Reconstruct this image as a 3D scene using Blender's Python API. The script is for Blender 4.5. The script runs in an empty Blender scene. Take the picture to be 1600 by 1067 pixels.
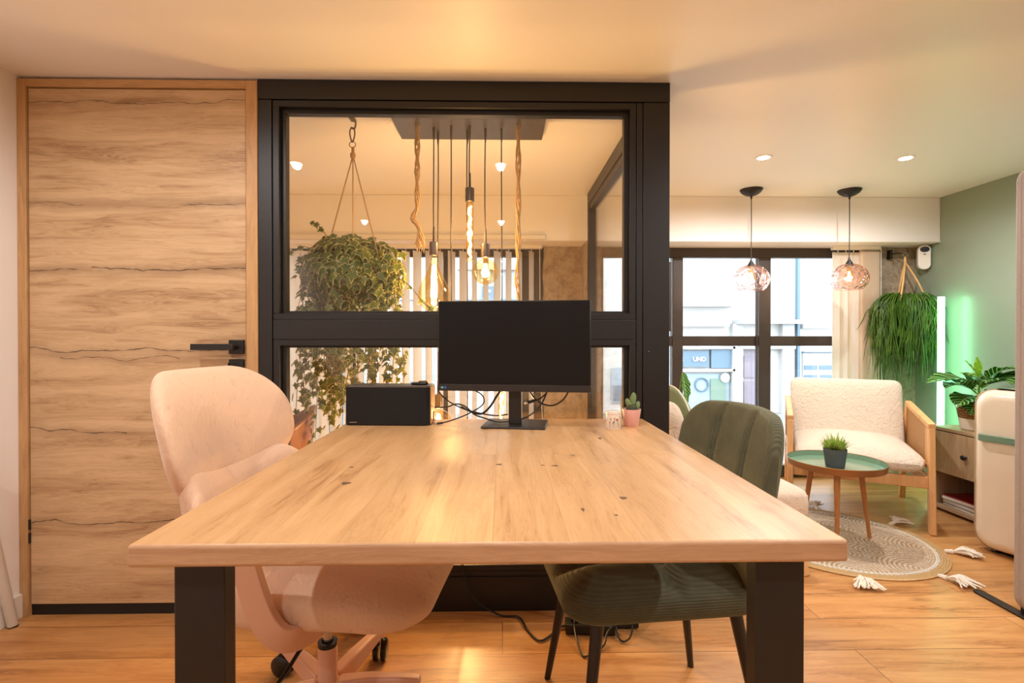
import bpy, math, random
from mathutils import Vector, Matrix, noise
R = math.radians
PI = math.pi
scene = bpy.context.scene
C = scene.collection

# ------------------------------------------------------------------ camera, world, lights, exposure
CAM_H = 1.065
cam_data = bpy.data.cameras.new('camera')
cam_data.sensor_width = 36.0
cam_data.lens = 18.0
cam_data.shift_y = -0.00225
cam_data.clip_start = 0.02
cam_data.clip_end = 200
cam = bpy.data.objects.new('camera', cam_data)
C.objects.link(cam)
cam.location = (0, 0, CAM_H)
cam.rotation_euler = (R(90 - 0.35), 0, -math.atan(15 / 800.0))
scene.camera = cam

scene.view_settings.view_transform = 'Standard'
scene.view_settings.look = 'None'
scene.view_settings.gamma = 1.0
scene.view_settings.use_curve_mapping = False
scene.view_settings.exposure = 0.96
scene.cycles.max_bounces = 10
scene.cycles.diffuse_bounces = 5
scene.cycles.glossy_bounces = 4
scene.cycles.transmission_bounces = 8
scene.cycles.transparent_max_bounces = 24
scene.cycles.caustics_reflective = False
scene.cycles.caustics_refractive = False
scene.cycles.use_denoising = True
scene.cycles.sample_clamp_indirect = 6.0

world = bpy.data.worlds.new('sky')
scene.world = world
world.use_nodes = True
bg = world.node_tree.nodes['Background']
bg.inputs[0].default_value = (0.84, 0.92, 1.0, 1)
bg.inputs[1].default_value = 4.6

CEIL = 2.045
XL, XR = -1.83, 3.10
YB, YW = -2.4, 3.80          # wall behind the camera, window plane
PF = 1.972                   # front face of door and glazed partition


def add_light(kind, loc, energy, color, name, size=0.03, rot=None, spot=None, blend=0.6):
    d = bpy.data.lights.new(name, kind)
    d.energy = energy
    d.color = color
    if kind == 'AREA':
        d.shape = 'DISK'
        d.size = size
    else:
        d.shadow_soft_size = size
    if spot:
        d.spot_size = R(spot)
        d.spot_blend = blend
    o = bpy.data.objects.new(name, d)
    C.objects.link(o)
    o.location = loc
    if rot:
        o.rotation_euler = rot
    return o


DOWNLIGHTS = [(1.433, 2.79), (2.221, 2.785), (-1.17, 1.10), (-0.01, 1.10), (-1.17, -0.34), (-0.01, -0.34),
              (1.433, 1.10), (2.4, 1.10), (1.433, -0.34), (2.4, -0.34)]  # this row: unseen spotlights added to light the right side like the left
DOWN_W = 15.5
DOWN_COL = (1.0, 0.965, 0.95)
for k, (dx, dy) in enumerate(DOWNLIGHTS):
    add_light('SPOT', (dx, dy, CEIL - 0.012), DOWN_W * (1.7 if k in (0, 1) else 1.35 if k in (6, 7) else 1.0), DOWN_COL, 'downlight_beam', 0.02, None, 175, 0.55)


# ------------------------------------------------------------------ node helpers
class NT:
    def __init__(self, name):
        self.m = bpy.data.materials.new(name)
        self.m.use_nodes = True
        self.t = self.m.node_tree
        self.t.nodes.clear()
        self.out = self.t.nodes.new('ShaderNodeOutputMaterial')

    def n(self, typ, ins=None, **props):
        nd = self.t.nodes.new('ShaderNode' + typ)
        for k, v in props.items():
            setattr(nd, k, v)
        for k, v in (ins or {}).items():
            s = nd.inputs[k]
            if isinstance(v, bpy.types.NodeSocket):
                self.t.links.new(v, s)
            elif isinstance(v, bpy.types.Node):
                self.t.links.new(v.outputs[0], s)
            else:
                if isinstance(v, (tuple, list)) and len(v) == 3 and s.type == 'RGBA':
                    v = (*v, 1)
                s.default_value = v
        return nd

    def math(self, op, a, b=0.0, c=None, clamp=False):
        d = {0: a, 1: b}
        if c is not None:
            d[2] = c
        nd = self.n('Math', d, operation=op)
        nd.use_clamp = clamp
        return nd.outputs[0]

    def mix(self, fac, a, b, blend='MIX'):
        nd = self.t.nodes.new('ShaderNodeMix')
        nd.data_type = 'RGBA'
        nd.blend_type = blend
        for idx, v in ((0, fac), (6, a), (7, b)):
            s = nd.inputs[idx]
            if isinstance(v, bpy.types.NodeSocket):
                self.t.links.new(v, s)
            else:
                if isinstance(v, (tuple, list)) and len(v) == 3:
                    v = (*v, 1)
                s.default_value = v
        return nd.outputs[2]

    def ramp(self, fac, stops, interp='LINEAR'):
        nd = self.t.nodes.new('ShaderNodeValToRGB')
        cr = nd.color_ramp
        cr.interpolation = interp
        while len(cr.elements) < len(stops):
            cr.elements.new(0.5)
        for e, (p, c) in zip(cr.elements, stops):
            e.position = p
            e.color = (*c, 1) if isinstance(c, (tuple, list)) else (c, c, c, 1)
        self.t.links.new(fac, nd.inputs[0])
        return nd.outputs[0]

    def coords(self, scale=(1, 1, 1), rot=(0, 0, 0), loc=(0, 0, 0), src='Object'):
        tc = self.n('TexCoord')
        mp = self.n('Mapping', {0: tc.outputs[src]})
        mp.inputs['Scale'].default_value = scale
        mp.inputs['Rotation'].default_value = rot
        mp.inputs['Location'].default_value = loc
        return mp.outputs[0]

    def noise(self, vec, scale, detail=4, rough=0.5, dist=0.0):
        return self.n('TexNoise', {'Vector': vec, 'Scale': scale, 'Detail': detail, 'Roughness': rough, 'Distortion': dist}).outputs[0]

    def bump(self, h, strength, dist=0.01, normal=None):
        d = {'Height': h, 'Strength': strength, 'Distance': dist}
        if normal is not None:
            d['Normal'] = normal
        return self.n('Bump', d).outputs[0]

    def pbr(self, color, rough=0.5, metal=0.0, normal=None, **kw):
        d = {'Base Color': color, 'Roughness': rough, 'Metallic': metal}
        if normal is not None:
            d['Normal'] = normal
        d.update(kw)
        return self.n('BsdfPrincipled', d)

    def done(self, shader):
        self.t.links.new(shader.outputs[0], self.out.inputs[0])
        return self.m


def lin(r, g, b):
    f = lambda c: ((c / 255 + 0.055) / 1.055) ** 2.4 if c > 10 else c / 255 / 12.92
    return (f(r), f(g), f(b))


def plain(name, rgb, rough=0.5, metal=0.0, bump=None, var=0.0, **kw):
    t = NT(name)
    col = lin(*rgb)
    vec = t.coords()
    if var:
        nz = t.noise(vec, 6, 3)
        col = t.mix(nz, tuple(c * (1 - var) for c in col), tuple(min(1, c * (1 + var)) for c in col))
    nrm = None
    if bump:
        nrm = t.bump(t.noise(vec, bump[0], 3), bump[1], bump[2] if len(bump) > 2 else 0.004)
    return t.done(t.pbr(col, rough, metal, nrm, **kw))


def emit(name, rgb, strength):
    t = NT(name)
    return t.done(t.n('Emission', {'Color': rgb, 'Strength': strength}))


def thin_glass(name, tint=(1, 1, 1), refl=1.0, base=0.04, rough=0.0, bumpy=None, gloss=(1, 1, 1)):
    """pane glass: straight-through transmission plus Schlick reflection, same from both sides"""
    t = NT(name)
    lw = t.n('LayerWeight', {'Blend': 0.5})
    p5 = t.math('POWER', lw.outputs['Facing'], 5.0)
    f = t.math('MULTIPLY_ADD', p5, (0.9 - base) * refl, base * refl, clamp=True)
    g = t.n('BsdfGlossy', {'Roughness': rough, 'Color': gloss})
    if bumpy:
        nrm = t.bump(t.noise(t.coords(), bumpy[0], 2), bumpy[1], 0.01)
        t.t.links.new(nrm, g.inputs['Normal'])
    tr = t.n('BsdfTransparent', {'Color': tint})
    return t.done(t.n('MixShader', {0: f, 1: tr, 2: g}))


def wood(name, c1, c2, dark, axis='X', scale=1.0, knots=0.0, cracks=0.0, rough=0.45, boards=None, bump=0.15, line=None, streak=1.0, crack_lines=None, contrast=1.0):
    """grain runs along axis; boards=(width,length,offset,variation)"""
    t = NT(name)
    base = t.coords()
    rot = {'X': (0, 0, 0), 'Y': (0, 0, R(90)), 'Z': (0, R(90), 0)}[axis]
    v0 = t.n('VectorRotate', {'Vector': base, 'Rotation': rot}, rotation_type='EULER_XYZ').outputs[0]
    seed = None
    if boards:
        bw, bl, off, var = boards
        br = t.n('TexBrick', {'Vector': v0, 'Color1': (0, 0, 0), 'Color2': (1, 1, 1), 'Mortar': (0.5, 0.5, 0.5), 'Scale': 1.0,
                              'Mortar Size': line if line else 0.0008, 'Mortar Smooth': 0.1, 'Bias': 0.0, 'Brick Width': bl, 'Row Height': bw})
        br.offset = off
        br.offset_frequency = 2
        br.squash = 1.0
        seed = t.math('MULTIPLY', br.outputs[0], 37.0)
        mort = br.outputs[1]
        sep = t.n('SeparateXYZ', {0: v0})
        v0 = t.n('CombineXYZ', {0: t.math('ADD', sep.outputs[0], seed), 1: sep.outputs[1], 2: t.math('ADD', sep.outputs[2], seed)}).outputs[0]
    st = t.n('Mapping', {0: v0})
    st.inputs['Scale'].default_value = (1.0 * scale, 9.0 * scale, 9.0 * scale)
    warp = t.noise(st.outputs[0], 1.2, 3, 0.55)
    wv = t.n('VectorMath', {0: st.outputs[0], 1: t.n('CombineXYZ', {1: t.math('MULTIPLY', warp, 1.6), 2: t.math('MULTIPLY', warp, 1.6)})}, operation='ADD').outputs[0]
    g1 = t.noise(wv, 1.6, 5, 0.6, 0.6)
    fm = t.n('Mapping', {0: wv})
    fm.inputs['Scale'].default_value = (1.5, 11, 11)
    g2 = t.noise(fm.outputs[0], 2.2, 4, 0.65)
    fac = t.math('ADD', t.math('MULTIPLY', g1, 0.65), t.math('MULTIPLY', g2, 0.35 * streak))
    col = t.ramp(fac, [(0.5 - 0.20 / contrast, dark), (0.5 - 0.07 / contrast, c2), (0.5 + 0.10 / contrast, c1), (0.5 + 0.28 / contrast, tuple(min(1, c * 1.12) for c in c1))])
    if seed is not None:
        col = t.mix(t.math('MULTIPLY', br.outputs[0], var), col, tuple(c * 0.55 for c in c2), 'MIX')
    if knots:
        km = t.n('Mapping', {0: v0})
        km.inputs['Scale'].default_value = (2.0 * scale, 4.4 * scale, 4.4 * scale)
        vo = t.n('TexVoronoi', {'Vector': km.outputs[0], 'Scale': 1.1, 'Randomness': 1.0})
        rings = t.math('MULTIPLY_ADD', t.noise(km.outputs[0], 7.0, 2), 0.12, vo.outputs['Distance'])
        kn = t.ramp(rings, [(0.0, 0.95), (0.095, 0.85), (0.135, 0.3), (0.2, 0.0)])
        pick = t.math('GREATER_THAN', t.n('SeparateColor', {0: vo.outputs['Color']}).outputs[0], 1 - knots)
        col = t.mix(t.math('MULTIPLY', kn, pick), col, tuple(c * 0.30 for c in dark))
    if cracks:
        cm = t.n('Mapping', {0: v0})
        cm.inputs['Scale'].default_value = (0.10, 2.2, 2.2)
        cn = t.noise(cm.outputs[0], 1.5, 8, 0.36)
        ln = t.math('LESS_THAN', t.math('ABSOLUTE', t.math('SUBTRACT', cn, 0.5)), 0.0020 * cracks)
        gate = t.math('GREATER_THAN', t.noise(t.coords(scale=(1.3, 1.3, 1.3), loc=(3, 1, 5)), 1.9, 1), 0.51)
        col = t.mix(t.math('MULTIPLY', t.math('MULTIPLY', ln, gate), 0.85), col, tuple(c * 0.22 for c in dark))
    for (zc, xa, xb, wd, sd) in (crack_lines or []):
        sp = t.n('SeparateXYZ', {0: base})
        wob = t.noise(t.coords(scale=(4.0, 0.0, 0.3), loc=(sd, sd, sd)), 1.6, 6, 0.5)
        dz = t.math('ABSOLUTE', t.math('SUBTRACT', sp.outputs[2], t.math('MULTIPLY_ADD', t.math('SUBTRACT', wob, 0.5), 0.07, zc)))
        tw = t.math('MULTIPLY', t.ramp(t.noise(t.coords(scale=(9, 0, 0), loc=(sd * 3, 0, 0)), 2.0, 3), [(0.35, 0.1), (0.6, 1.0)]), wd)
        ln = t.math('LESS_THAN', dz, tw)
        gx = t.math('MULTIPLY', t.math('GREATER_THAN', sp.outputs[0], xa), t.math('LESS_THAN', sp.outputs[0], xb))
        halo = t.math('MULTIPLY', t.math('SUBTRACT', 1.0, t.math('MINIMUM', t.math('DIVIDE', dz, 0.03), 1.0)), 0.35)
        col = t.mix(halo, col, tuple(c * 0.75 for c in dark))
        col = t.mix(t.math('MULTIPLY', t.math('MULTIPLY', ln, gx), 0.9), col, tuple(c * 0.18 for c in dark))
    if boards:
        col = t.mix(t.math('MULTIPLY', mort, 0.75 if line else 0.18), col, tuple(c * 0.35 for c in dark))
    nrm = t.bump(fac, bump, 0.002)
    return t.done(t.pbr(col, rough, 0, nrm))


# ------------------------------------------------------------------ mesh helpers
ORG = {}


class MB:
    def __init__(self):
        self.v, self.f, self.mi, self.attr, self.uv = [], [], [], [], []

    def add(self, vs, fs, mi=0, xf=None, attr=None, uv=None):
        b = len(self.v)
        for i, p in enumerate(vs):
            p = Vector(p)
            if xf is not None:
                p = xf @ p
            self.v.append(p)
            self.attr.append(attr[i] if attr else 0.0)
            self.uv.append(uv[i] if uv else (0, 0))
        for f in fs:
            self.f.append([b + i for i in f])
            self.mi.append(mi)
        return self

    def box(self, x0, x1, y0, y1, z0, z1, mi=0, xf=None):
        vs = [(x, y, z) for z in (z0, z1) for y in (y0, y1) for x in (x0, x1)]
        fs = [(0, 2, 3, 1), (4, 5, 7, 6), (0, 1, 5, 4), (2, 6, 7, 3), (0, 4, 6, 2), (1, 3, 7, 5)]
        return self.add(vs, fs, mi, xf)

    def beam(self, a, b, w, t, up=(0, 0, 1), mi=0):
        """box of section w (sideways) x t (along up) from a to b"""
        a, b, up = Vector(a), Vector(b), Vector(up)
        d = (b - a).normalized()
        s = d.cross(up).normalized()
        u = s.cross(d).normalized()
        vs = []
        for p in (a, b):
            for i, j in ((-1, -1), (1, -1), (1, 1), (-1, 1)):
                vs.append(p + s * (w / 2 * i) + u * (t / 2 * j))
        return self.add(vs, [(0, 1, 2, 3), (7, 6, 5, 4), (0, 4, 5, 1), (1, 5, 6, 2), (2, 6, 7, 3), (3, 7, 4, 0)], mi)

    def tube(self, pts, r, seg=8, mi=0, cap=True, flat=1.0, closed=False):
        pts = [Vector(p) for p in pts]
        n = len(pts)
        rs = r if isinstance(r, (list, tuple)) else [r] * n
        vs, fs = [], []
        prev = None
        for i, p in enumerate(pts):
            if closed:
                d = pts[(i + 1) % n] - pts[i - 1]
            else:
                d = pts[min(i + 1, n - 1)] - pts[max(i - 1, 0)]
            if d.length < 1e-9:
                d = Vector((0, 0, 1))
            d.normalize()
            if prev is None:
                a = Vector((0, 0, 1)) if abs(d.z) < 0.9 else Vector((1, 0, 0))
                s = d.cross(a).normalized()
            else:
                s = (prev - d * prev.dot(d)).normalized()
            prev = s
            u = d.cross(s).normalized()
            for k in range(seg):
                an = 2 * PI * k / seg
                vs.append(p + s * math.cos(an) * rs[i] + u * math.sin(an) * rs[i] * flat)
        m = n if closed else n - 1
        for i in range(m):
            for k in range(seg):
                a0, a1 = i * seg + k, i * seg + (k + 1) % seg
                b0, b1 = ((i + 1) % n) * seg + k, ((i + 1) % n) * seg + (k + 1) % seg
                fs.append((a0, b0, b1, a1))
        if cap and not closed:
            fs.append(tuple(range(seg)))
            fs.append(tuple(reversed(range((n - 1) * seg, n * seg))))
        return self.add(vs, fs, mi)

    def lathe(self, prof, c=(0, 0, 0), seg=32, mi=0, cap0=True, cap1=True, xf=None):
        vs, fs = [], []
        for r, z in prof:
            for k in range(seg):
                a = 2 * PI * k / seg
                vs.append((c[0] + r * math.cos(a), c[1] + r * math.sin(a), c[2] + z))
        for i in range(len(prof) - 1):
            for k in range(seg):
                a0, a1 = i * seg + k, i * seg + (k + 1) % seg
                fs.append((a0, a1, a1 + seg, a0 + seg))
        if cap0:
            fs.append(tuple(reversed(range(seg))))
        if cap1:
            fs.append(tuple(range((len(prof) - 1) * seg, len(prof) * seg)))
        return self.add(vs, fs, mi, xf)

    def ball(self, c, r, seg=16, rings=10, mi=0, xf=None, fn=None):
        rx, ry, rz = r if isinstance(r, (tuple, list)) else (r, r, r)
        vs = [(c[0], c[1], c[2] - rz)]
        for i in range(1, rings):
            ph = -PI / 2 + PI * i / rings
            for k in range(seg):
                a = 2 * PI * k / seg
                vs.append((c[0] + rx * math.cos(ph) * math.cos(a), c[1] + ry * math.cos(ph) * math.sin(a), c[2] + rz * math.sin(ph)))
        vs.append((c[0], c[1], c[2] + rz))
        fs = []
        for k in range(seg):
            fs.append((0, 1 + (k + 1) % seg, 1 + k))
        for i in range(rings - 2):
            for k in range(seg):
                a0, a1 = 1 + i * seg + k, 1 + i * seg + (k + 1) % seg
                fs.append((a0, a1, a1 + seg, a0 + seg))
        top = len(vs) - 1
        for k in range(seg):
            fs.append((top, 1 + (rings - 2) * seg + k, 1 + (rings - 2) * seg + (k + 1) % seg))
        if fn:
            vs = [fn(Vector(v)) for v in vs]
        return self.add(vs, fs, mi, xf)

    def prism(self, poly, a, b, axis='Y', mi=0, xf=None):
        """poly of 2D points extruded along axis from a to b"""
        def mk(p, t):
            if axis == 'Y':
                return (p[0], t, p[1])
            if axis == 'X':
                return (t, p[0], p[1])
            return (p[0], p[1], t)
        n = len(poly)
        vs = [mk(p, a) for p in poly] + [mk(p, b) for p in poly]
        fs = [tuple(range(n)), tuple(reversed(range(n, 2 * n)))]
        for i in range(n):
            j = (i + 1) % n
            fs.append((i, i + n, j + n, j))
        return self.add(vs, fs, mi, xf)

    def pillow(self, hu, hv, th, Rc, p=2.6, n=26, frame=None, fn=None, th2=None, mi=0):
        """soft slab: broad plane (u,v), thickness along t; frame maps (t,u,v) -> xyz"""
        th2 = th if th2 is None else th2
        frame = frame or (lambda t, u, v: (t, u, v))
        vs, idx, fs = [], {}, []

        def outline(a, b):
            q = Vector((a * hu, b * hv))
            cx, cy = max(-(hu - Rc), min(hu - Rc, q.x)), max(-(hv - Rc), min(hv - Rc, q.y))
            d = Vector((q.x - cx, q.y - cy))
            if abs(d.x) > 1e-9 and abs(d.y) > 1e-9:
                d = d.normalized() * Rc
                return Vector((cx + d.x, cy + d.y))
            return q
        for side in (0, 1):
            for i in range(n + 1):
                for j in range(n + 1):
                    a, b = -1 + 2 * i / n, -1 + 2 * j / n
                    s0 = max(abs(a), abs(b))
                    if s0 >= 1 - 1e-9 and side == 1:
                        idx[(1, i, j)] = idx[(0, i, j)]
                        continue
                    if s0 < 1e-9:
                        q, s = Vector((0, 0)), 0.0
                    else:
                        s = math.sin(PI / 2 * s0)
                        q = outline(a / s0, b / s0) * s
                    tt = max(0.0, 1 - s ** p) ** (1 / p)
                    t = tt * (th if side == 0 else -th2)
                    u, v = q.x, q.y
                    if fn:
                        t, u, v = fn(t, u, v, s)
                    idx[(side, i, j)] = len(vs)
                    vs.append(frame(t, u, v))
            for i in range(n):
                for j in range(n):
                    q = [idx[(side, i, j)], idx[(side, i + 1, j)], idx[(side, i + 1, j + 1)], idx[(side, i, j + 1)]]
                    fs.append(q if side == 0 else q[::-1])
        return self.add(vs, fs, mi)

    def build(self, name, mats, parent=None, bevel=0.0, smooth=35, sub=0, world=True, seg=2, solid=0.0):
        me = bpy.data.meshes.new(name)
        off = ORG.get(parent.name, Vector((0, 0, 0))) if (parent is not None and world) else Vector((0, 0, 0))
        me.from_pydata([tuple(v - off) for v in self.v], [], self.f)
        mats = mats if isinstance(mats, (list, tuple)) else [mats]
        for m in mats:
            me.materials.append(m)
        me.polygons.foreach_set('material_index', self.mi)
        if any(self.attr):
            at = me.attributes.new('rim', 'FLOAT', 'POINT')
            at.data.foreach_set('value', self.attr)
        if any(u != (0, 0) for u in self.uv):
            ul = me.uv_layers.new(name='UVMap')
            for lp in me.loops:
                ul.data[lp.index].uv = self.uv[lp.vertex_index]
        me.validate()
        if smooth:
            me.shade_smooth()
            me.set_sharp_from_angle(angle=R(smooth))
        o = bpy.data.objects.new(name, me)
        C.objects.link(o)
        if parent is not None:
            o.parent = parent
            ORG[o.name] = off
        if bevel:
            b = o.modifiers.new('bevel', 'BEVEL')
            b.width = bevel
            b.segments = seg
            b.limit_method = 'ANGLE'
            b.angle_limit = R(40)
        if solid:
            s = o.modifiers.new('solid', 'SOLIDIFY')
            s.thickness = solid
            s.offset = 0
        if sub:
            s = o.modifiers.new('sub', 'SUBSURF')
            s.levels = sub
            s.render_levels = sub
        return o


def tag(o, label=None, cat=None, group=None, kind=None):
    if label:
        o['label'] = label
    if cat:
        o['category'] = cat
    if group:
        o['group'] = group
    if kind:
        o['kind'] = kind
    return o


def thing(name, label, cat, loc=(0, 0, 0), rz=0.0, group=None, kind=None):
    o = bpy.data.objects.new(name, None)
    o.empty_display_size = 0.05
    C.objects.link(o)
    o.location = loc
    o.rotation_euler = (0, 0, rz)
    ORG[o.name] = Vector(loc)
    return tag(o, label, cat, group, kind)


def struct(mb, name, mats, parent=None, **kw):
    o = mb.build(name, mats, parent, **kw)
    if parent is None:
        o['kind'] = 'structure'
    return o


def sroot(name, loc=(0, 0, 0)):
    o = bpy.data.objects.new(name, None)
    C.objects.link(o)
    o.location = loc
    ORG[o.name] = Vector(loc)
    o['kind'] = 'structure'
    return o


def copy_tree(o, parent=None):
    c = o.copy()
    C.objects.link(c)
    c.parent = parent
    for ch in list(o.children):
        copy_tree(ch, c)
    return c


def smooth_pts(pts, k=6):
    """Catmull-Rom through the points"""
    P = [Vector(p) for p in pts]
    out = []
    for i in range(len(P) - 1):
        p0, p1, p2, p3 = P[max(i - 1, 0)], P[i], P[i + 1], P[min(i + 2, len(P) - 1)]
        for j in range(k):
            t = j / k
            out.append(0.5 * ((2 * p1) + (p2 - p0) * t + (2 * p0 - 5 * p1 + 4 * p2 - p3) * t * t + (3 * p1 - p0 - 3 * p2 + p3) * t ** 3))
    out.append(P[-1])
    return out


rnd = random.Random(7)

# ------------------------------------------------------------------ materials
M = {}
M['wall'] = plain('warm_white_paint', (244, 240, 238), 0.75, bump=(180, 0.08, 0.001))
M['ceiling'] = plain('ceiling_paint', (244, 242, 238), 0.42, bump=(60, 0.02, 0.001))
M['green_wall'] = plain('sage_green_paint', (138, 152, 134), 0.30, bump=(220, 0.05, 0.0006))
M['trim'] = plain('white_trim', (232, 226, 216), 0.4)
M['black_metal'] = plain('black_powder_coat', (22, 18, 16), 0.45, bump=(900, 0.06, 0.0003))
M['black_gasket'] = plain('black_rubber', (16, 14, 13), 0.6)
M['brown_frame'] = plain('dark_brown_aluminium', (60, 52, 46), 0.4)
M['glass'] = thin_glass('pane_glass', (0.97, 0.975, 0.97), base=0.05)
M['side_glass'] = thin_glass('partition_glass', (0.96, 0.97, 0.96), base=0.06)
M['win_glass'] = thin_glass('window_glass', (0.97, 0.985, 0.99), base=0.05)
M['door_wood'] = wood('door_oak', lin(206, 174, 134), lin(190, 156, 116), lin(160, 124, 88), 'X', 1.0, knots=0.16, rough=0.5, bump=0.35, contrast=1.5,
                      crack_lines=[(1.955, 0.0, 0.85, 0.0016, 1.0), (1.575, 0.0, 0.24, 0.0016, 2.3), (1.560, 0.60, 0.85, 0.0020, 3.1), (1.315, 0.02, 0.22, 0.0022, 4.2),
                                   (1.320, 0.27, 0.85, 0.0026, 5.7), (1.012, 0.0, 0.80, 0.0022, 6.6), (0.985, 0.15, 0.60, 0.0014, 7.1), (0.705, 0.0, 0.40, 0.0020, 8.4), (0.355, 0.03, 0.72, 0.0022, 9.9)])
M['frame_wood'] = wood('door_frame_oak', lin(200, 158, 108), lin(184, 142, 94), lin(160, 118, 76), 'Z', 3.0, rough=0.5)
M['frame_wood_h'] = wood('door_frame_oak_across', lin(200, 158, 108), lin(184, 142, 94), lin(160, 118, 76), 'X', 3.0, rough=0.5)
M['floor'] = wood('oak_floor', lin(208, 154, 96), lin(190, 134, 78), lin(148, 98, 52), 'X', 1.0, knots=0.3, rough=0.33, contrast=1.4,
                  boards=(0.19, 1.9, 0.37, 0.22), bump=0.15, line=0.0016)
M['desk_wood'] = wood('desk_oak', lin(206, 164, 116), lin(192, 149, 102), lin(160, 116, 74), 'Y', 1.35, knots=0.3, rough=0.36,
                      boards=(0.118, 6.0, 0.3, 0.16), bump=0.15, contrast=1.25)
M['desk_end'] = wood('desk_end_grain', lin(196, 156, 120), lin(178, 138, 102), lin(146, 106, 76), 'X', 1.6, knots=0.2, rough=0.5)
M['stone_t'] = None
t = NT('old_stone')
vec = t.coords()
n1 = t.noise(vec, 16, 9, 0.72, 0.2)
n2 = t.noise(vec, 60, 5, 0.7)
col = t.ramp(n1, [(0.3, lin(160, 140, 118)), (0.44, lin(206, 184, 156)), (0.58, lin(230, 212, 186)), (0.8, lin(240, 226, 204))])
col = t.mix(t.math('MULTIPLY', n2, 0.40), col, lin(120, 100, 80))
nrm = t.bump(n2, 0.7, 0.02, t.bump(n1, 0.8, 0.05))
M['stone'] = t.done(t.pbr(col, 0.9, 0, nrm))


def fabric(name, rgb, scale=260, strength=0.7, sheen=0.35, var=0.10, dist=0.006, stretch=(1, 1, 1)):
    t = NT(name)
    vec = t.coords(scale=stretch)
    col = lin(*rgb)
    nz = t.noise(vec, scale, 3, 0.6)
    n2 = t.noise(vec, scale * 0.25, 3, 0.5, 0.8)
    h = t.math('ADD', nz, t.math('MULTIPLY', n2, 1.3))
    c = t.mix(t.ramp(h, [(0.75, 0.0), (1.45, 1.0)]), tuple(x * (1 - var * 1.4) for x in col), tuple(min(1, x * (1 + var)) for x in col))
    return t.done(t.pbr(c, 0.95, 0, t.bump(h, strength, dist), **{'Sheen Weight': sheen, 'Sheen Roughness': 0.4}))


M['pink_teddy'] = fabric('pink_teddy_fleece', (214, 180, 152), 130, 0.42, dist=0.005, var=0.06, stretch=(1, 1, 0.55))
M['boucle'] = fabric('cream_boucle', (224, 212, 196), 150, 1.0, 0.3, 0.08, dist=0.007)
M['boucle2'] = fabric('beige_boucle', (226, 206, 184), 150, 1.0, 0.3, 0.08, dist=0.007)
M['felt'] = fabric('grey_felt', (150, 140, 134), 400, 0.4, 0.2, 0.12, dist=0.002)
M['green_cushion'] = fabric('green_cushion', (120, 134, 104), 300, 0.5)
M['pink_plastic'] = plain('pink_plastic', (218, 172, 146), 0.4)
M['black_plastic'] = plain('black_plastic', (22, 20, 19), 0.4)
M['black_gloss'] = plain('black_gloss', (14, 13, 13), 0.22)
M['screen'] = plain('matt_black_screen', (9, 7, 7), 0.38, **{'Specular IOR Level': 0.25})
M['bezel'] = plain('dark_bezel', (30, 25, 23), 0.42)
M['chrome'] = plain('chrome', (190, 185, 180), 0.18, 1.0)
M['chair_leg'] = plain('black_brown_leg', (34, 28, 25), 0.35)
M['speaker_cloth'] = fabric('black_speaker_cloth', (17, 15, 14), 1200, 0.4, 0.0, 0.1, dist=0.001)
M['speaker_top'] = plain('dark_grey_top', (70, 62, 58), 0.4)
M['light_oak'] = wood('light_oak', lin(226, 178, 124), lin(214, 164, 108), lin(190, 138, 86), 'Z', 2.5, rough=0.45)
M['bronze'] = plain('bronze_rim', (150, 104, 62), 0.35, 0.5)
M['leg_wood'] = wood('walnut_stained_leg', lin(184, 126, 72), lin(170, 112, 60), lin(140, 90, 48), 'Z', 3.0, rough=0.4)
M['tray'] = plain('green_enamel_tray', (120, 152, 128), 0.12)
M['cab_wood'] = wood('grey_oak_cabinet', lin(188, 160, 128), lin(170, 142, 110), lin(140, 114, 86), 'Z', 1.6, knots=0.15, rough=0.55)
M['cab_wood_h'] = wood('grey_oak_top', lin(188, 160, 128), lin(170, 142, 110), lin(140, 114, 86), 'Y', 1.6, rough=0.55)
M['cream_enamel'] = plain('cream_enamel', (236, 222, 202), 0.12, **{'Coat Weight': 0.6, 'Coat Roughness': 0.05})
M['sage_metal'] = plain('sage_handle', (110, 140, 118), 0.35)
M['paper'] = plain('magazine_paper', (226, 214, 200), 0.6)
M['red_cover'] = plain('red_cover', (150, 24, 32), 0.25)
M['grey_pot'] = plain('grey_stone_pot', (78, 84, 88), 0.7, bump=(200, 0.3, 0.002), var=0.12)
M['pink_pot'] = plain('pink_ceramic', (226, 172, 162), 0.35)
M['white_pot'] = plain('white_ceramic', (226, 214, 200), 0.4)
M['terracotta'] = plain('terracotta', (196, 120, 76), 0.7)
M['soil'] = plain('soil', (50, 38, 28), 0.95, bump=(90, 1.0, 0.01))
M['candle'] = plain('white_printed_tin', (232, 218, 202), 0.4)
M['rope'] = plain('jute_rope', (216, 174, 118), 0.9, bump=(500, 0.8, 0.002), var=0.15)
M['cotton'] = plain('white_cotton', (236, 228, 214), 0.95, bump=(400, 0.6, 0.002))
M['blind'] = plain('cream_blind_fabric', (224, 214, 202), 0.8)
t = NT('blind_slat_fabric')
M['blind_slat'] = t.done(t.n('MixShader', {0: 0.35, 1: t.n('BsdfDiffuse', {'Color': lin(232, 220, 204)}), 2: t.n('BsdfTranslucent', {'Color': lin(236, 224, 206)})}))
M['dark_nickel'] = plain('brushed_dark_nickel', (96, 84, 76), 0.38, 0.85, bump=(300, 0.1, 0.0005))
M['socket'] = plain('black_nickel_socket', (92, 80, 72), 0.35, 0.7)
M['cord'] = plain('brown_black_cord', (48, 38, 32), 0.6)
M['bulb_glass'] = thin_glass('amber_bulb_glass', (1.0, 0.84, 0.56), base=0.16, gloss=(1, 0.86, 0.6))
M['filament'] = emit('glowing_filament', (1.0, 0.62, 0.26), 60)
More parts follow.
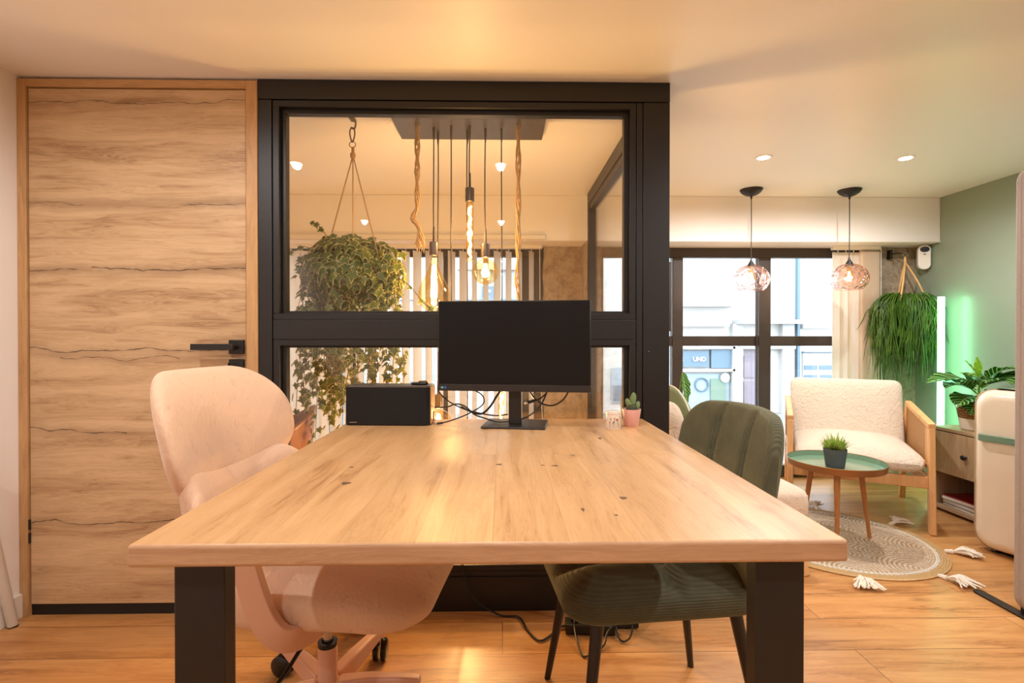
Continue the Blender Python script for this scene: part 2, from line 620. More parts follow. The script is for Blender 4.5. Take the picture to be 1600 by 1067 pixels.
M['filament_hot'] = emit('hot_filament', (1.0, 0.70, 0.34), 30)
M['down_lamp'] = emit('downlight_lens', (1.0, 0.93, 0.84), 18)
M['led'] = emit('green_led_strip', (0.30, 1.0, 0.52), 9.0)
M['alu'] = plain('aluminium', (180, 176, 170), 0.35, 0.9)
M['white_plastic'] = plain('white_plastic', (236, 232, 226), 0.3)
M['pole_white'] = plain('white_pole', (206, 196, 184), 0.4)

t = NT('pink_dimpled_glass')
vec = t.coords()
vo = t.n('TexVoronoi', {'Vector': vec, 'Scale': 46.0}, feature='SMOOTH_F1')
nrm = t.bump(vo.outputs['Distance'], 1.0, 0.03)
lw = t.n('LayerWeight', {'Blend': 0.35, 'Normal': nrm})
gl = t.n('BsdfGlass', {'Color': (1.0, 0.86, 0.82), 'Roughness': 0.02, 'IOR': 1.12, 'Normal': nrm})
tr = t.n('BsdfTransparent', {'Color': (1.0, 0.88, 0.85)})
gs = t.n('BsdfGlossy', {'Color': (0.9, 0.55, 0.50), 'Roughness': 0.05, 'Normal': nrm})
mx = t.n('MixShader', {0: 0.55, 1: tr, 2: gl})
M['globe_glass'] = t.done(t.n('MixShader', {0: t.math('MULTIPLY', lw.outputs['Facing'], 0.6), 1: mx.outputs[0], 2: gs}))


def corduroy(name, axis):
    t = NT(name)
    vec = t.coords()
    w = t.n('TexWave', {'Vector': vec, 'Scale': 52.0, 'Distortion': 0.4, 'Detail': 1.0}, wave_type='BANDS', bands_direction=axis)
    nz = t.noise(vec, 16, 4, 0.6)
    col = t.mix(nz, lin(60, 62, 43), lin(100, 98, 72))
    col = t.mix(t.math('MULTIPLY', t.math('SUBTRACT', 1.0, w.outputs['Fac']), 0.28), col, lin(40, 42, 30))
    return t.done(t.pbr(col, 0.85, 0, t.bump(w.outputs['Fac'], 0.5, 0.003), **{'Sheen Weight': 0.5, 'Sheen Roughness': 0.35, 'Sheen Tint': (*lin(170, 170, 130), 1)}))


M['cord_back'] = corduroy('green_corduroy_upright', 'Y')
M['cord_seat'] = corduroy('green_corduroy_across', 'Z')


def leafmat(name, a, b, rimcol=None, trans=0.35, rough=0.45, emis=None):
    t = NT(name)
    nz = t.noise(t.coords(), 14, 2)
    col = t.mix(t.ramp(nz, [(0.3, 0.0), (0.7, 1.0)]), lin(*a), lin(*b))
    if rimcol:
        at = t.n('Attribute', attribute_name='rim')
        e = t.math('ADD', at.outputs['Fac'], t.math('MULTIPLY', t.math('SUBTRACT', t.noise(t.coords(), 70, 2), 0.5), 0.7))
        col = t.mix(t.ramp(e, [(0.62, 0.0), (0.78, 1.0)]), col, lin(*rimcol))
    p = t.pbr(col, rough)
    tl = t.n('BsdfTranslucent', {'Color': col})
    return t.done(t.n('MixShader', {0: trans, 1: p.outputs[0], 2: tl}))


M['ivy'] = leafmat('variegated_ivy_leaf', (84, 104, 40), (128, 136, 58), (216, 206, 136), 0.45)
M['vine'] = plain('brown_vine', (88, 66, 40), 0.8)
M['rhipsalis'] = leafmat('bright_green_stem', (46, 84, 18), (92, 132, 40), None, 0.2)
M['succulent'] = leafmat('succulent_leaf', (130, 176, 60), (184, 214, 104), (206, 216, 130), 0.3)
M['cactus'] = plain('cactus_skin', (112, 134, 84), 0.6, bump=(320, 0.6, 0.002), var=0.15)
M['cactus_dark'] = plain('dark_cactus_skin', (70, 78, 50), 0.6, bump=(600, 1.0, 0.003), var=0.3)
M['new_leaf'] = leafmat('young_green_leaf', (140, 180, 40), (176, 208, 70), None, 0.4)
t = NT('zebra_leaf')
uvn = t.n('UVMap')
sp = t.n('SeparateXYZ', {0: uvn.outputs[0]})
au = t.math('ABSOLUTE', sp.outputs[0])
mid = t.math('LESS_THAN', au, 0.06)
st = t.math('FRACT', t.math('SUBTRACT', t.math('MULTIPLY', sp.outputs[1], 8.0), t.math('MULTIPLY', au, 2.2)))
st = t.math('LESS_THAN', st, 0.24)
col = t.mix(t.math('MAXIMUM', mid, st), lin(34, 92, 32), lin(170, 210, 120))
p = t.pbr(col, 0.3)
tl = t.n('BsdfTranslucent', {'Color': col})
M['zebra'] = t.done(t.n('MixShader', {0: 0.25, 1: p.outputs[0], 2: tl}))

# woven basket
t = NT('woven_seagrass')
w = t.n('TexWave', {'Vector': t.coords(), 'Scale': 22.0, 'Distortion': 6.0, 'Detail': 2.0, 'Detail Scale': 3.0}, bands_direction='Z')
nz = t.noise(t.coords(), 40, 3)
col = t.mix(t.math('MULTIPLY', w.outputs['Fac'], 0.8), lin(120, 78, 40), lin(196, 146, 90))
M['seagrass'] = t.done(t.pbr(col, 0.8, 0, t.bump(w.outputs['Fac'], 1.0, 0.006)))
t = NT('rattan_cane')
b = t.n('TexBrick', {'Vector': t.coords(rot=(R(90), 0, 0)), 'Color1': lin(214, 168, 110), 'Color2': lin(204, 156, 98), 'Mortar': lin(120, 80, 44),
                     'Scale': 1.0, 'Mortar Size': 0.0016, 'Brick Width': 0.010, 'Row Height': 0.010})
b.offset = 0.5
M['cane'] = t.done(t.pbr(b.outputs[0], 0.6, 0, t.bump(b.outputs[1], -0.6, 0.002)))

# rug
t = NT('jute_rug')
sp = t.n('SeparateXYZ', {0: t.coords()})
x, y = sp.outputs[0], sp.outputs[1]
r_ = t.math('SQRT', t.math('ADD', t.math('MULTIPLY', x, x), t.math('MULTIPLY', y, y)))
th = t.math('ARCTAN2', y, x)
fo = t.math('SUBTRACT', t.math('MODULO', t.math('ADD', th, 4 * PI), PI / 4), PI / 8)
px = t.math('SUBTRACT', t.math('MULTIPLY', r_, t.math('COSINE', fo)), 0.40)
py = t.math('MULTIPLY', r_, t.math('SINE', fo))
d1 = t.math('SQRT', t.math('ADD', t.math('MULTIPLY', px, px), t.math('MULTIPLY', py, py)))
px2 = t.math('SUBTRACT', t.math('MULTIPLY', r_, t.math('COSINE', fo)), 0.20)
d2 = t.math('SQRT', t.math('ADD', t.math('MULTIPLY', px2, px2), t.math('MULTIPLY', py, py)))
inner = t.math('LESS_THAN', r_, 0.235)
dd = t.math('ADD', t.math('MULTIPLY', d2, inner), t.math('MULTIPLY', d1, t.math('SUBTRACT', 1.0, inner)))
ring = t.math('SINE', t.math('MULTIPLY', dd, 330.0))
nz = t.noise(t.coords(), 130, 3, 0.7)
br = t.math('ADD', t.math('MULTIPLY', ring, 0.32), t.math('MULTIPLY', t.math('SUBTRACT', nz, 0.5), 2.4))
f = t.ramp(t.math('ADD', br, 0.5), [(0.38, 0.0), (0.6, 1.0)])
col = t.mix(f, lin(206, 166, 118), lin(240, 226, 206))
edge = t.math('GREATER_THAN', r_, 0.425)
col = t.mix(edge, col, lin(218, 178, 122))
wr = t.math('LESS_THAN', t.math('ABSOLUTE', t.math('SUBTRACT', r_, 0.412)), 0.006)
col = t.mix(wr, col, lin(246, 238, 224))
M['rug'] = t.done(t.pbr(col, 0.95, 0, t.bump(t.math('ADD', br, t.math('SINE', t.math('MULTIPLY', r_, 600.0))), 0.9, 0.004)))

# street colours
M['facade'] = plain('pale_render', (186, 184, 180), 0.9, var=0.05)
M['facade_trim'] = plain('street_stone_trim', (168, 168, 168), 0.9)
M['shop_blue'] = plain('blue_grey_sign', (84, 106, 122), 0.6)
M['street_door'] = plain('faded_mauve_door', (132, 124, 130), 0.7)
M['street_door_panel'] = plain('faded_panel', (116, 108, 118), 0.7)
M['copper'] = plain('salmon_jamb', (160, 120, 106), 0.7)
M['shop_glass'] = plain('blue_shop_glass', (132, 150, 162), 0.3)
M['asphalt'] = plain('pale_asphalt', (120, 120, 118), 0.9)
M['sign_white'] = plain('sign_white', (196, 196, 196), 0.6)
M['shop_green'] = plain('shop_window_plant', (104, 124, 110), 0.8)

# ================================================================== SETTING
struct(MB().box(XL - 0.2, XR + 0.1, YB - 0.1, 4.1, -0.1, 0), 'floor', M['floor'], smooth=0)
struct(MB().box(XL - 0.1, XR + 0.1, YB - 0.1, 4.1, CEIL, CEIL + 0.1), 'ceiling', M['ceiling'], smooth=0)
struct(MB().box(XL - 0.12, XL, YB - 0.1, 4.1, 0, CEIL), 'wall_left', M['wall'], smooth=0)
struct(MB().box(XR, XR + 0.12, YB - 0.1, 4.1, 0, CEIL), 'wall_right', M['green_wall'], smooth=0)
struct(MB().box(XL, XR, YB - 0.1, YB, 0, CEIL), 'wall_back', M['wall'], smooth=0)
BEAM_Y, BEAM_Z = 3.57, 1.728
struct(MB().box(XL, XR, BEAM_Y, 4.1, BEAM_Z, CEIL), 'beam', M['wall'], bevel=0.004)
struct(MB().box(XL, XR, BEAM_Y - 0.004, BEAM_Y, BEAM_Z, BEAM_Z + 0.006), 'trim_1', M['trim'], smooth=0)


def rough_block(x0, x1, y0, y1, z0, z1, name, step=0.03, amp=0.012):
    mb = MB()
    nx, nz = max(2, int((x1 - x0) / step)), max(2, int((z1 - z0) / step))

    def P(i, j):
        x = x0 + (x1 - x0) * i / nx
        z = z0 + (z1 - z0) * j / nz
        d = noise.noise(Vector((x * 5, 3.1, z * 5))) * amp + noise.noise(Vector((x * 17, 9.1, z * 17))) * amp * 0.5
        e = noise.noise(Vector((z * 9, 1.7, x0))) * amp
        ex = e if i in (0, nx) else 0
        return (x + ex, y0 + d, z)
    vs = [P(i, j) for i in range(nx + 1) for j in range(nz + 1)]
    fs = []
    k = nz + 1
    for i in range(nx):
        for j in range(nz):
            fs.append((i * k + j, (i + 1) * k + j, (i + 1) * k + j + 1, i * k + j + 1))
    b = len(vs)
    # sides back to y1
    for j in range(nz + 1):
        vs.append((vs[j][0], y1, vs[j][2]))
    for j in range(nz + 1):
        q = vs[nx * k + j]
        vs.append((q[0], y1, q[2]))
    for j in range(nz):
        fs.append((j, j + 1, b + j + 1, b + j))
        a = nx * k + j
        c = b + nz + 1 + j
        fs.append((a, c, c + 1, a + 1))
    mb.add(vs, fs)
    return struct(mb, name, M['stone'], smooth=60)


rough_block(0.305, 0.735, 3.785, 4.1, 0, BEAM_Z, 'stone_pier', 0.02)
rough_block(2.80, XR, 3.785, 4.1, 0, BEAM_Z, 'stone_pier', 0.02)

# street windows
WY0, WY1 = 3.82, 3.88


def street_window(name, x0, x1, posts, trans):
    w = sroot(name, (x0, WY0, 0))
    fr = MB()
    fr.box(x0, x1, WY0, WY1, 1.655, BEAM_Z)
    fr.box(x0, x1, WY0, WY1, 0, 0.09)
    for a, b in posts:
        fr.box(a, b, WY0 - 0.005, WY1, 0.09, 1.655)
    fr.build('window_frame', M['brown_frame'], w, bevel=0.004)
    for z0, z1 in trans:
        MB().box(x0, x1, WY0 + 0.004, WY1 - 0.005, z0, z1).build('transom', M['brown_frame'], w, bevel=0.004)
    tz0, tz1 = trans[0] if trans else (0, 0)
    xs = [b for a, b in posts][:-1]
    xe = [a for a, b in posts][1:]
    for a, b in zip(xs, xe):
        for z0, z1 in ([(0.09, tz0), (tz1, 1.655)] if trans else [(0.09, 1.655)]):
            MB().box(a - 0.004, b + 0.004, WY0 + 0.03, WY0 + 0.036, z0 - 0.004, z1 + 0.004).build('window_pane', M['win_glass'], w, smooth=0)
    return w


w2 = street_window('window_2', 0.735, 2.80, [(0.735, 0.755), (1.275, 1.355), (1.93, 2.02), (2.60, 2.80)], [(0.99, 1.065)])
# thin sash lines on the opening casement
MB().box(1.245, 1.262, WY0 - 0.012, WY0 - 0.002, 1.10, 1.62).box(1.905, 1.915, WY0 - 0.012, WY0 + 0.002, 0.10, 1.64).build('sash_edge', M['brown_frame'], w2)
street_window('window_1', XL, 0.305, [(XL, -1.74), (-1.16, -1.09), (-0.44, -0.36), (0.14, 0.305)], [])

# oak door in its frame
door = sroot('door_1', (XL, PF, 0))
MB().box(XL, XL + 0.033, PF - 0.004, PF + 0.09, 0, 2.036).box(-0.975, -0.932, PF - 0.004, PF + 0.09, 0, 2.036).build('door_frame', M['frame_wood'], door, bevel=0.0015)
MB().box(XL + 0.033, -0.975, PF - 0.004, PF + 0.09, 2.006, 2.036).build('door_frame', M['frame_wood_h'], door, bevel=0.0015)
leaf = MB().box(XL + 0.037, -0.979, PF + 0.004, PF + 0.044, 0.045, 2.002).build('door_leaf', M['door_wood'], door, bevel=0.001)
MB().box(XL + 0.033, -0.975, PF + 0.012, PF + 0.06, 0.0, 0.045).build('threshold_strip', M['black_gasket'], door)
h = MB()
h.box(-1.039, -0.984, PF - 0.010, PF + 0.004, 0.997, 1.050)
h.tube([(-1.012, PF - 0.004, 1.024), (-1.012, PF - 0.045, 1.024)], 0.010, 12)
h.box(-1.156, -1.000, PF - 0.056, PF - 0.044, 1.013, 1.036)
h.build('door_handle', M['black_metal'], leaf, bevel=0.0015)
k = MB().box(-1.039, -0.984, PF - 0.010, PF + 0.004, 0.925, 0.977).build('lock_plate', M['black_metal'], leaf, bevel=0.0015)
MB().tube([(-1.025, PF - 0.010, 0.953), (-1.025, PF - 0.028, 0.953)], 0.003).lathe([(0.012, -0.0015), (0.012, 0.0015)], (0, 0, 0), 20,
                                                                             xf=Matrix.Translation((-1.025, PF - 0.034, 0.953)) @ Matrix.Rotation(R(90), 4, 'Y')).build('key', M['chrome'], leaf)
for z in (0.28, 0.33):
    MB().box(XL + 0.0335, XL + 0.0385, PF - 0.002, PF + 0.01, z, z + 0.038).build('hinge', M['black_plastic'], door)
# baseboard left
struct(MB().box(XL, XL + 0.014, YB, PF - 0.004, 0, 0.09), 'baseboard_left', M['trim'], bevel=0.002)
struct(MB().box(XR - 0.012, XR, YB, BEAM_Y, 0, 0.06), 'baseboard_right', M['trim'], bevel=0.002)

# glazed black partition (front) ------------------------------------
PX0, PX1 = -0.932, 0.648
OX0, OX1 = -0.836, 0.494     # glass opening
pw = sroot('window_3', (PX0, PF, 0))
MB().box(PX0, PX1, PF, PF + 0.10, 1.969, CEIL - 0.002).build('header', M['black_metal'], pw, bevel=0.0015)
MB().box(0.545, PX1, PF + 0.002, PF + 0.10, 0, 1.967).build('post', M['black_metal'], pw, bevel=0.0015)
MB().box(PX0, -0.880, PF + 0.002, PF + 0.10, 0, 1.967).build('post', M['black_metal'], pw, bevel=0.0015)
MB().box(0.520, 0.543, PF + 0.005, PF + 0.09, 0, 1.967).build('post', M['black_metal'], pw, bevel=0.001)
MB().box(-0.878, 0.518, PF + 0.004, PF + 0.095, 0.0, 0.155).build('base_panel', M['black_metal'], pw, bevel=0.002)
MB().box(-0.878, 0.518, PF + 0.004, PF + 0.08, 1.052, 1.128).build('mullion', M['black_metal'], pw, bevel=0.002)


def ring(x0, x1, z0, z1, w, y0, y1):
    return MB().box(x0, x1, y0, y1, z1 - w, z1).box(x0, x1, y0, y1, z0, z0 + w).box(x0, x0 + w, y0, y1, z0 + w, z1 - w).box(x1 - w, x1, y0, y1, z0 + w, z1 - w)


for z0, z1 in ((1.128, 1.967), (0.155, 1.052)):
    ring(-0.878, 0.518, z0, z1, 0.024, PF + 0.006, PF + 0.08).build('window_frame', M['black_metal'], pw, bevel=0.0015)
    ring(-0.854, 0.494, z0 + 0.016, z1 - 0.024 if z0 > 1 else z1 - 0.014, 0.018, PF + 0.028, PF + 0.06).build('glazing_bead', M['black_metal'], pw, bevel=0.001)
    MB().box(-0.850, 0.506, PF + 0.042, PF + 0.050, z0 + 0.012, z1 - 0.012).build('glass_pane', M['glass'], pw, smooth=0)
MB().box(PX0 + 0.05, 0.518, PF - 0.0005, PF + 0.002, 0.132, 0.136).build('base_groove', M['black_gasket'], pw)
MB().lathe([(0.0018, 0), (0.0018, 0.002)], xf=Matrix.Translation((0.566, PF + 0.001, 1.005)) @ Matrix.Rotation(R(90), 4, 'X')).build('screw', M['chrome'], pw)

# glazed side wall of the booth -------------------------------------
sw = sroot('window_4', (0.62, 2.07, 0))
SY0, SY1 = 2.072, 3.52
MB().box(0.585, 0.645, SY0, SY1, 1.965, CEIL - 0.002).build('header', M['black_metal'], sw, bevel=0.002)
MB().box(0.592, 0.638, SY0, SY1 - 0.05, 1.920, 1.963).build('glazing_bead', M['black_metal'], sw, bevel=0.002)
MB().box(0.585, 0.645, SY1 - 0.05, SY1, 0, 1.963).build('post', M['black_metal'], sw, bevel=0.002)
MB().box(0.585, 0.645, SY0, SY1 - 0.05, 0, 0.10).build('base_panel', M['black_metal'], sw, bevel=0.002)
MB().box(0.610, 0.618, SY0, SY1 - 0.045, 0.095, 1.925).build('glass_pane', M['side_glass'], sw, smooth=0)
struct(MB().box(0.585, 0.645, SY1, 3.80, 0, BEAM_Z - 0.002), 'wall_reveal', M['stone'], smooth=0)

# ================================================================== CEILING LIGHTS
tl = ['recessed ceiling spotlight nearer the booth, above the lounge corner', 'recessed ceiling spotlight nearer the green wall, above the lounge corner',
      'ceiling spotlight above the left side of the room, reflected in the booth glass', 'ceiling spotlight above the desk, reflected in the booth glass',
      'ceiling spotlight behind the camera, left, mirrored small above the ivy', 'ceiling spotlight behind the camera, mirrored small between the pendant cords',
      'added unseen ceiling spotlight above the right side of the room, between desk and fridge', 'added unseen ceiling spotlight above the felt divider', 'added unseen ceiling spotlight behind the camera on the right', 'added unseen ceiling spotlight behind the camera, farthest right']
dl0 = None
for k, (dx, dy) in enumerate(DOWNLIGHTS):
    if dl0 is None:
        dl0 = thing('downlight', tl[0], 'ceiling light', (dx, dy, CEIL), group='recessed spotlights')
        MB().lathe([(0.030, -0.002), (0.044, -0.004), (0.046, 0.0)], seg=28, cap0=False, cap1=False).build('trim_ring', M['white_plastic'], dl0, world=False)
        MB().lathe([(0.030, -0.003), (0.030, -0.001)], seg=28).build('lens', M['down_lamp'], dl0, world=False)
    else:
        c = copy_tree(dl0)
        c.location = (dx, dy, CEIL)
        c['label'] = tl[k]

# ================================================================== BOOTH PENDANT CLUSTER
pc = thing('pendant_cluster', 'cluster of filament bulbs on long cords from a dark metal ceiling plate in the booth', 'pendant light', (-0.148, 2.357, CEIL))
MB().box(-0.487, 0.192, 2.217, 2.495, 2.018, 2.030).build('ceiling_plate', M['dark_nickel'], pc, bevel=0.001)
MB().box(-0.44, 0.145, 2.25, 2.46, 2.030, CEIL).build('ceiling_box', M['dark_nickel'], pc)
WARM = (1.0, 0.66, 0.33)
BULB_W = 0.56


def pend(x, y, ztop_socket, kind, light):
    z1 = ztop_socket
    cd = MB()
    sway = 0.003
    pts = [(x, y, 2.018), (x + sway * rnd.uniform(-1, 1), y, 1.8), (x + sway * rnd.uniform(-1, 1), y, (1.8 + z1) / 2), (x, y, z1)]
    cd.tube(smooth_pts(pts, 5), 0.0028, 8)
    cd.tube([(x, y, 2.019), (x, y, 1.985), (x, y, 1.955)], [0.006, 0.0055, 0.003], 10)
    cd.tube([(x, y, z1), (x, y, z1 + 0.07)], [0.0062, 0.0045], 10)
    cd.build('cord', M['cord'], pc)
    s = MB().lathe([(0.008, 0.004), (0.020, 0.0), (0.0205, -0.002), (0.0205, -0.060), (0.018, -0.062)], (x, y, z1), 24).build('socket', M['socket'], pc)
    zb = z1 - 0.060
    if kind == 'drop':
        prof = [(0.013, 0.0), (0.014, -0.02), (0.020, -0.05), (0.038, -0.09), (0.062, -0.135), (0.075, -0.17), (0.076, -0.195), (0.066, -0.225), (0.044, -0.248), (0.02, -0.258), (0.001, -0.26)]
        g = MB().lathe([(r, z) for r, z in prof], (x, y, zb), 40, cap0=False).build('bulb', M['bulb_glass'], pc, sub=1)
        fl = MB()
        for i in range(6):
            a = 2 * PI * i / 6
            fl.tube([(x + 0.007 * math.cos(a), y + 0.007 * math.sin(a), zb - 0.05), (x + 0.013 * math.cos(a + .3), y + 0.013 * math.sin(a + .3), zb - 0.19)], 0.0028, 6)
        fl.build('filament', M['filament_hot'], g)
        lz = zb - 0.13
    elif kind == 'globe':
        r = 0.060
        prof = [(0.013, 0.0), (0.014, -0.012)] + [(r * math.sin(a), -0.012 - r * 0.94 - r * math.cos(a)) for a in [0.35 + (PI - 0.36) * i / 12 for i in range(13)]]
        # from neck down
        prof = [(0.013, 0.0)] + [(r * math.sin(a), -0.006 - r + r * math.cos(a)) for a in [0.24 + (PI - 0.25) * i / 14 for i in range(15)]]
        g = MB().lathe(prof, (x, y, zb), 36, cap0=False).build('bulb', M['bulb_glass'], pc)
        fl = MB()
        for i in range(5):
            a = 2 * PI * i / 5
            fl.tube([(x + 0.006 * math.cos(a), y + 0.006 * math.sin(a), zb - 0.03), (x + 0.012 * math.cos(a + .4), y + 0.012 * math.sin(a + .4), zb - 0.09)], 0.0028, 6)
        fl.build('filament', M['filament_hot'], g)
        lz = zb - 0.06
    else:
        L = kind
        g = MB().lathe([(0.013, 0.0), (0.0165, -0.012), (0.0165, -L + 0.014), (0.012, -L + 0.004), (0.001, -L)], (x, y, zb), 24, cap0=False).build('bulb', M['bulb_glass'], pc)
        fl = MB()
        pts = []
        for i in range(50):
            u = i / 49
            a = u * 2 * PI * 4
            pts.append((x + 0.0065 * math.cos(a), y + 0.0065 * math.sin(a), zb - 0.02 - u * (L - 0.04)))
        fl.tube(pts, 0.0036, 6)
        fl.build('filament', M['filament_hot'], g)
        lz = zb - L / 2
    if light:
        add_light('POINT', (x, y, lz), light * BULB_W, WARM, 'bulb_glow', 0.02)


pend(-0.313, 2.35, 1.494, 'drop', 11)
pend(-0.300, 2.40, 0.790, 'globe', 11)
pend(-0.232, 2.33, 1.13, 'globe', 3)
pend(-0.162, 2.38, 0.62, 0.16, 20)
pend(-0.148, 2.33, 1.735, 0.275, 8)
pend(-0.078, 2.36, 1.487, 'globe', 8)
pend(-0.004, 2.36, 0.875, 0.30, 14)

# jute ropes hung beside the cords
def jute(x, y, ztop, zbot, seed, label, kink):
    rr = random.Random(seed)
    o = thing('jute_rope', label, 'rope', (x, y, ztop), group='jute ropes beside the pendant cords')
    mb = MB()
    nst = 5
    for s in range(nst):
        ph = 2 * PI * s / nst
        pts = []
        n = 34
        for i in range(n + 1):
            u = i / n
            a = ph + u * 2 * PI * 2.4
            rad = 0.004 + 0.007 * abs(math.sin(u * PI * 5 + seed)) + (0.012 * max(0, u - 0.85) / 0.15)
            kx = kink * math.exp(-((u - 0.76) / 0.05) ** 2) - kink * 0.6 * (1 / (1 + math.exp(-(u - 0.84) * 50)))
            pts.append((x + rad * math.cos(a) - kx, y + rad * math.sin(a), ztop - (ztop - zbot) * u))
        mb.tube(pts, 0.0036, 6)
    for i in range(9):
        a = rr.uniform(0, 6.28)
        x0 = x + kink * 0.6
        mb.tube([(x0 + 0.01 * math.cos(a), y + 0.008 * math.sin(a), zbot + 0.05), (x0 + 0.018 * math.cos(a), y + 0.014 * math.sin(a), zbot - rr.uniform(0.0, 0.03))], 0.0022, 5)
    mb.build('strands', M['rope'], o)
    for u in (0.45, 0.8) if kink < 0.02 else (0.40, 0.62):
        MB().ball((x, y, ztop - (ztop - zbot) * u), (0.011, 0.011, 0.008), 10, 6).build('knot', M['rope'], o)


jute(-0.385, 2.33, 2.018, 1.47, 2, 'frayed jute rope at the ivy end of the metal plate', 0.022)
jute(0.072, 2.33, 2.018, 1.12, 5, 'longer knotted jute rope at the end of the plate away from the ivy', 0.006)

# ================================================================== DESK
DX0, DX1, DY0, DY1, DZ = -0.567, 0.536, 0.779, 1.945, 0.75
desk = thing('desk', 'large solid oak desk with chunky top and black steel legs', 'desk', (-0.015, 1.36, 0))
top = MB()
top.box(DX0, DX1, DY0, DY1, DZ - 0.035, DZ)
tp = top.build('desktop', [M['desk_wood'], M['desk_end']], desk, bevel=0.006, seg=3)
for p in tp.data.polygons:
    if abs(p.normal.y) > 0.9:
        p.material_index = 1
kmat = plain('dark_resin_knot', (104, 78, 60), 0.5, var=0.2)
for (kx, ky, rx, ry, a) in ((-0.335, 1.10, 0.014, 0.012, .2), (-0.362, 1.235, 0.008, 0.005, 0), (-0.008, 1.255, 0.011, 0.007, .3), (0.128, 1.24, 0.012, 0.006, .2),
                            (0.098, 1.245, 0.006, 0.004, 0), (0.146, 0.925, 0.004, 0.010, .1), (0.20, 0.895, 0.005, 0.004, 0), (0.235, 0.99, 0.010, 0.010, .5), (0.30, 1.57, 0.008, 0.014, .4)):
    n = 12
    pts = []
    for i in range(n):
        an = 2 * PI * i / n
        rr = 1 + 0.35 * math.sin(3 * an + kx * 90) * 0.6
        pts.append((kx + rx * 0.7 * rr * math.cos(an + a), ky + ry * 0.8 * rr * math.sin(an + a)))
    MB().prism(pts, DZ - 0.001, DZ + 0.0004, 'Z').build('knot_filling', kmat, desk, smooth=0)
for k, (lx, ly) in enumerate(((-0.486, 0.845), (0.455, 0.845), (-0.486, 1.86), (0.455, 1.86))):
    MB().box(lx - 0.04, lx + 0.04, ly - 0.0175, ly + 0.0175, 0.005, DZ - 0.036).build('leg', M['black_metal'], desk, bevel=0.002)
    MB().lathe([(0.014, 0), (0.014, 0.006)], (lx, ly, 0), 16).build('foot', M['black_plastic'], desk)
for ly in (0.845, 1.86):
    MB().box(-0.446, 0.415, ly - 0.0175, ly + 0.0175, DZ - 0.043, DZ - 0.036).build('cross_bar', M['black_metal'], desk, bevel=0.002)

# monitor -----------------------------------------------------------
mo = thing('monitor', 'large black computer monitor switched off on a flat stand', 'monitor', (0.045, 1.80, DZ), R(-8.5))
S = MB().box(-0.262, 0.262, -0.060, -0.030, 0.126, 0.436).build('housing', M['black_plastic'], mo, bevel=0.004, world=False)
MB().box(-0.258, 0.258, -0.0612, -0.0598, 0.150, 0.433).build('screen', M['screen'], mo, world=False)
bz = MB().box(-0.262, 0.262, -0.0625, -0.058, 0.126, 0.149).build('lower_bezel', M['bezel'], mo, bevel=0.001, world=False)
st = plain('sticker_green', (30, 110, 80), 0.5)
sb = plain('sticker_blue', (30, 90, 170), 0.5)
sg = plain('sticker_silver', (150, 170, 180), 0.4)
MB().lathe([(0.0045, 0), (0.0045, 0.0006)], seg=20, xf=Matrix.Translation((-0.2495, -0.0625, 0.1375)) @ Matrix.Rotation(R(90), 4, 'X')).build('energy_sticker', st, bz, world=False)
MB().lathe([(0.0032, 0), (0.0032, 0.0009)], seg=20, xf=Matrix.Translation((-0.246, -0.0625, 0.1375)) @ Matrix.Rotation(R(90), 4, 'X')).build('round_sticker', sg, bz, world=False)
MB().box(-0.240, -0.232, -0.0631, -0.0625, 0.134, 0.142).build('blue_sticker', sb, bz, world=False)
neck = MB().box(-0.022, 0.022, -0.012, 0.010, 0.006, 0.30).build('stand_neck', M['bezel'], mo, bevel=0.003, world=False)
MB().box(-0.05, 0.05, -0.031, -0.011, 0.24, 0.34).build('mount', M['black_plastic'], mo, bevel=0.003, world=False)
b = MB().box(-0.110, 0.110, -0.075, 0.105, 0.0, 0.007).build('stand_base', M['bezel'], mo, bevel=0.003, world=False)

# wireless speaker ----------------------------------------------------
sp = thing('speaker', 'black rectangular tabletop speaker with a wooden end panel, left end of desk', 'speaker', (-0.404, 1.855, DZ), R(-3))


def rrect(hx, hy, r, n=6):
    pts = []
    for cx, cy, a0 in ((hx - r, hy - r, 0), (-(hx - r), hy - r, 90), (-(hx - r), -(hy - r), 180), (hx - r, -(hy - r), 270)):
        for i in range(n + 1):
            a = R(a0 + 90 * i / n)
            pts.append((cx + r * math.cos(a), cy + r * math.sin(a)))
    return pts


MB().prism(rrect(0.151, 0.052, 0.022), 0.0015, 0.133, 'Z').build('body', M['speaker_cloth'], sp, bevel=0.002, world=False)
MB().prism(rrect(0.152, 0.053, 0.022), 0.1332, 0.140, 'Z').build('top_plate', M['speaker_top'], sp, bevel=0.002, world=False)
MB().prism([(p[0] * 1.0 + 0.0012, p[1] * 0.84 + 0.009) for p in rrect(0.152, 0.052, 0.012)], 0.004, 0.1331, 'Z').build('wood_end_panel', M['light_oak'], sp, world=False)
MB().box(0.1535, 0.156, 0.012, 0.034, 0.006, 0.040).build('socket_panel', M['red_cover'], sp, world=False)
lg = MB()
for i in range(8):
    lg.box(-0.130 + i * 0.0032, -0.1277 + i * 0.0032, -0.0532, -0.0520, 0.0105, 0.0135)
lg.build('name_plate', M['chrome'], sp, world=False)
rm = thing('remote_control', 'small black remote control lying on top of the speaker', 'remote control', (-0.300, 1.862, DZ + 0.1405), R(8))
MB().prism(rrect(0.030, 0.020, 0.010), 0.0, 0.008, 'Z').build('remote_body', M['black_gloss'], rm, bevel=0.003, world=False)
MB().box(-0.004, 0.026, -0.013, 0.013, 0.008, 0.013).build('button_pad', M['bronze'], rm, bevel=0.002, world=False)

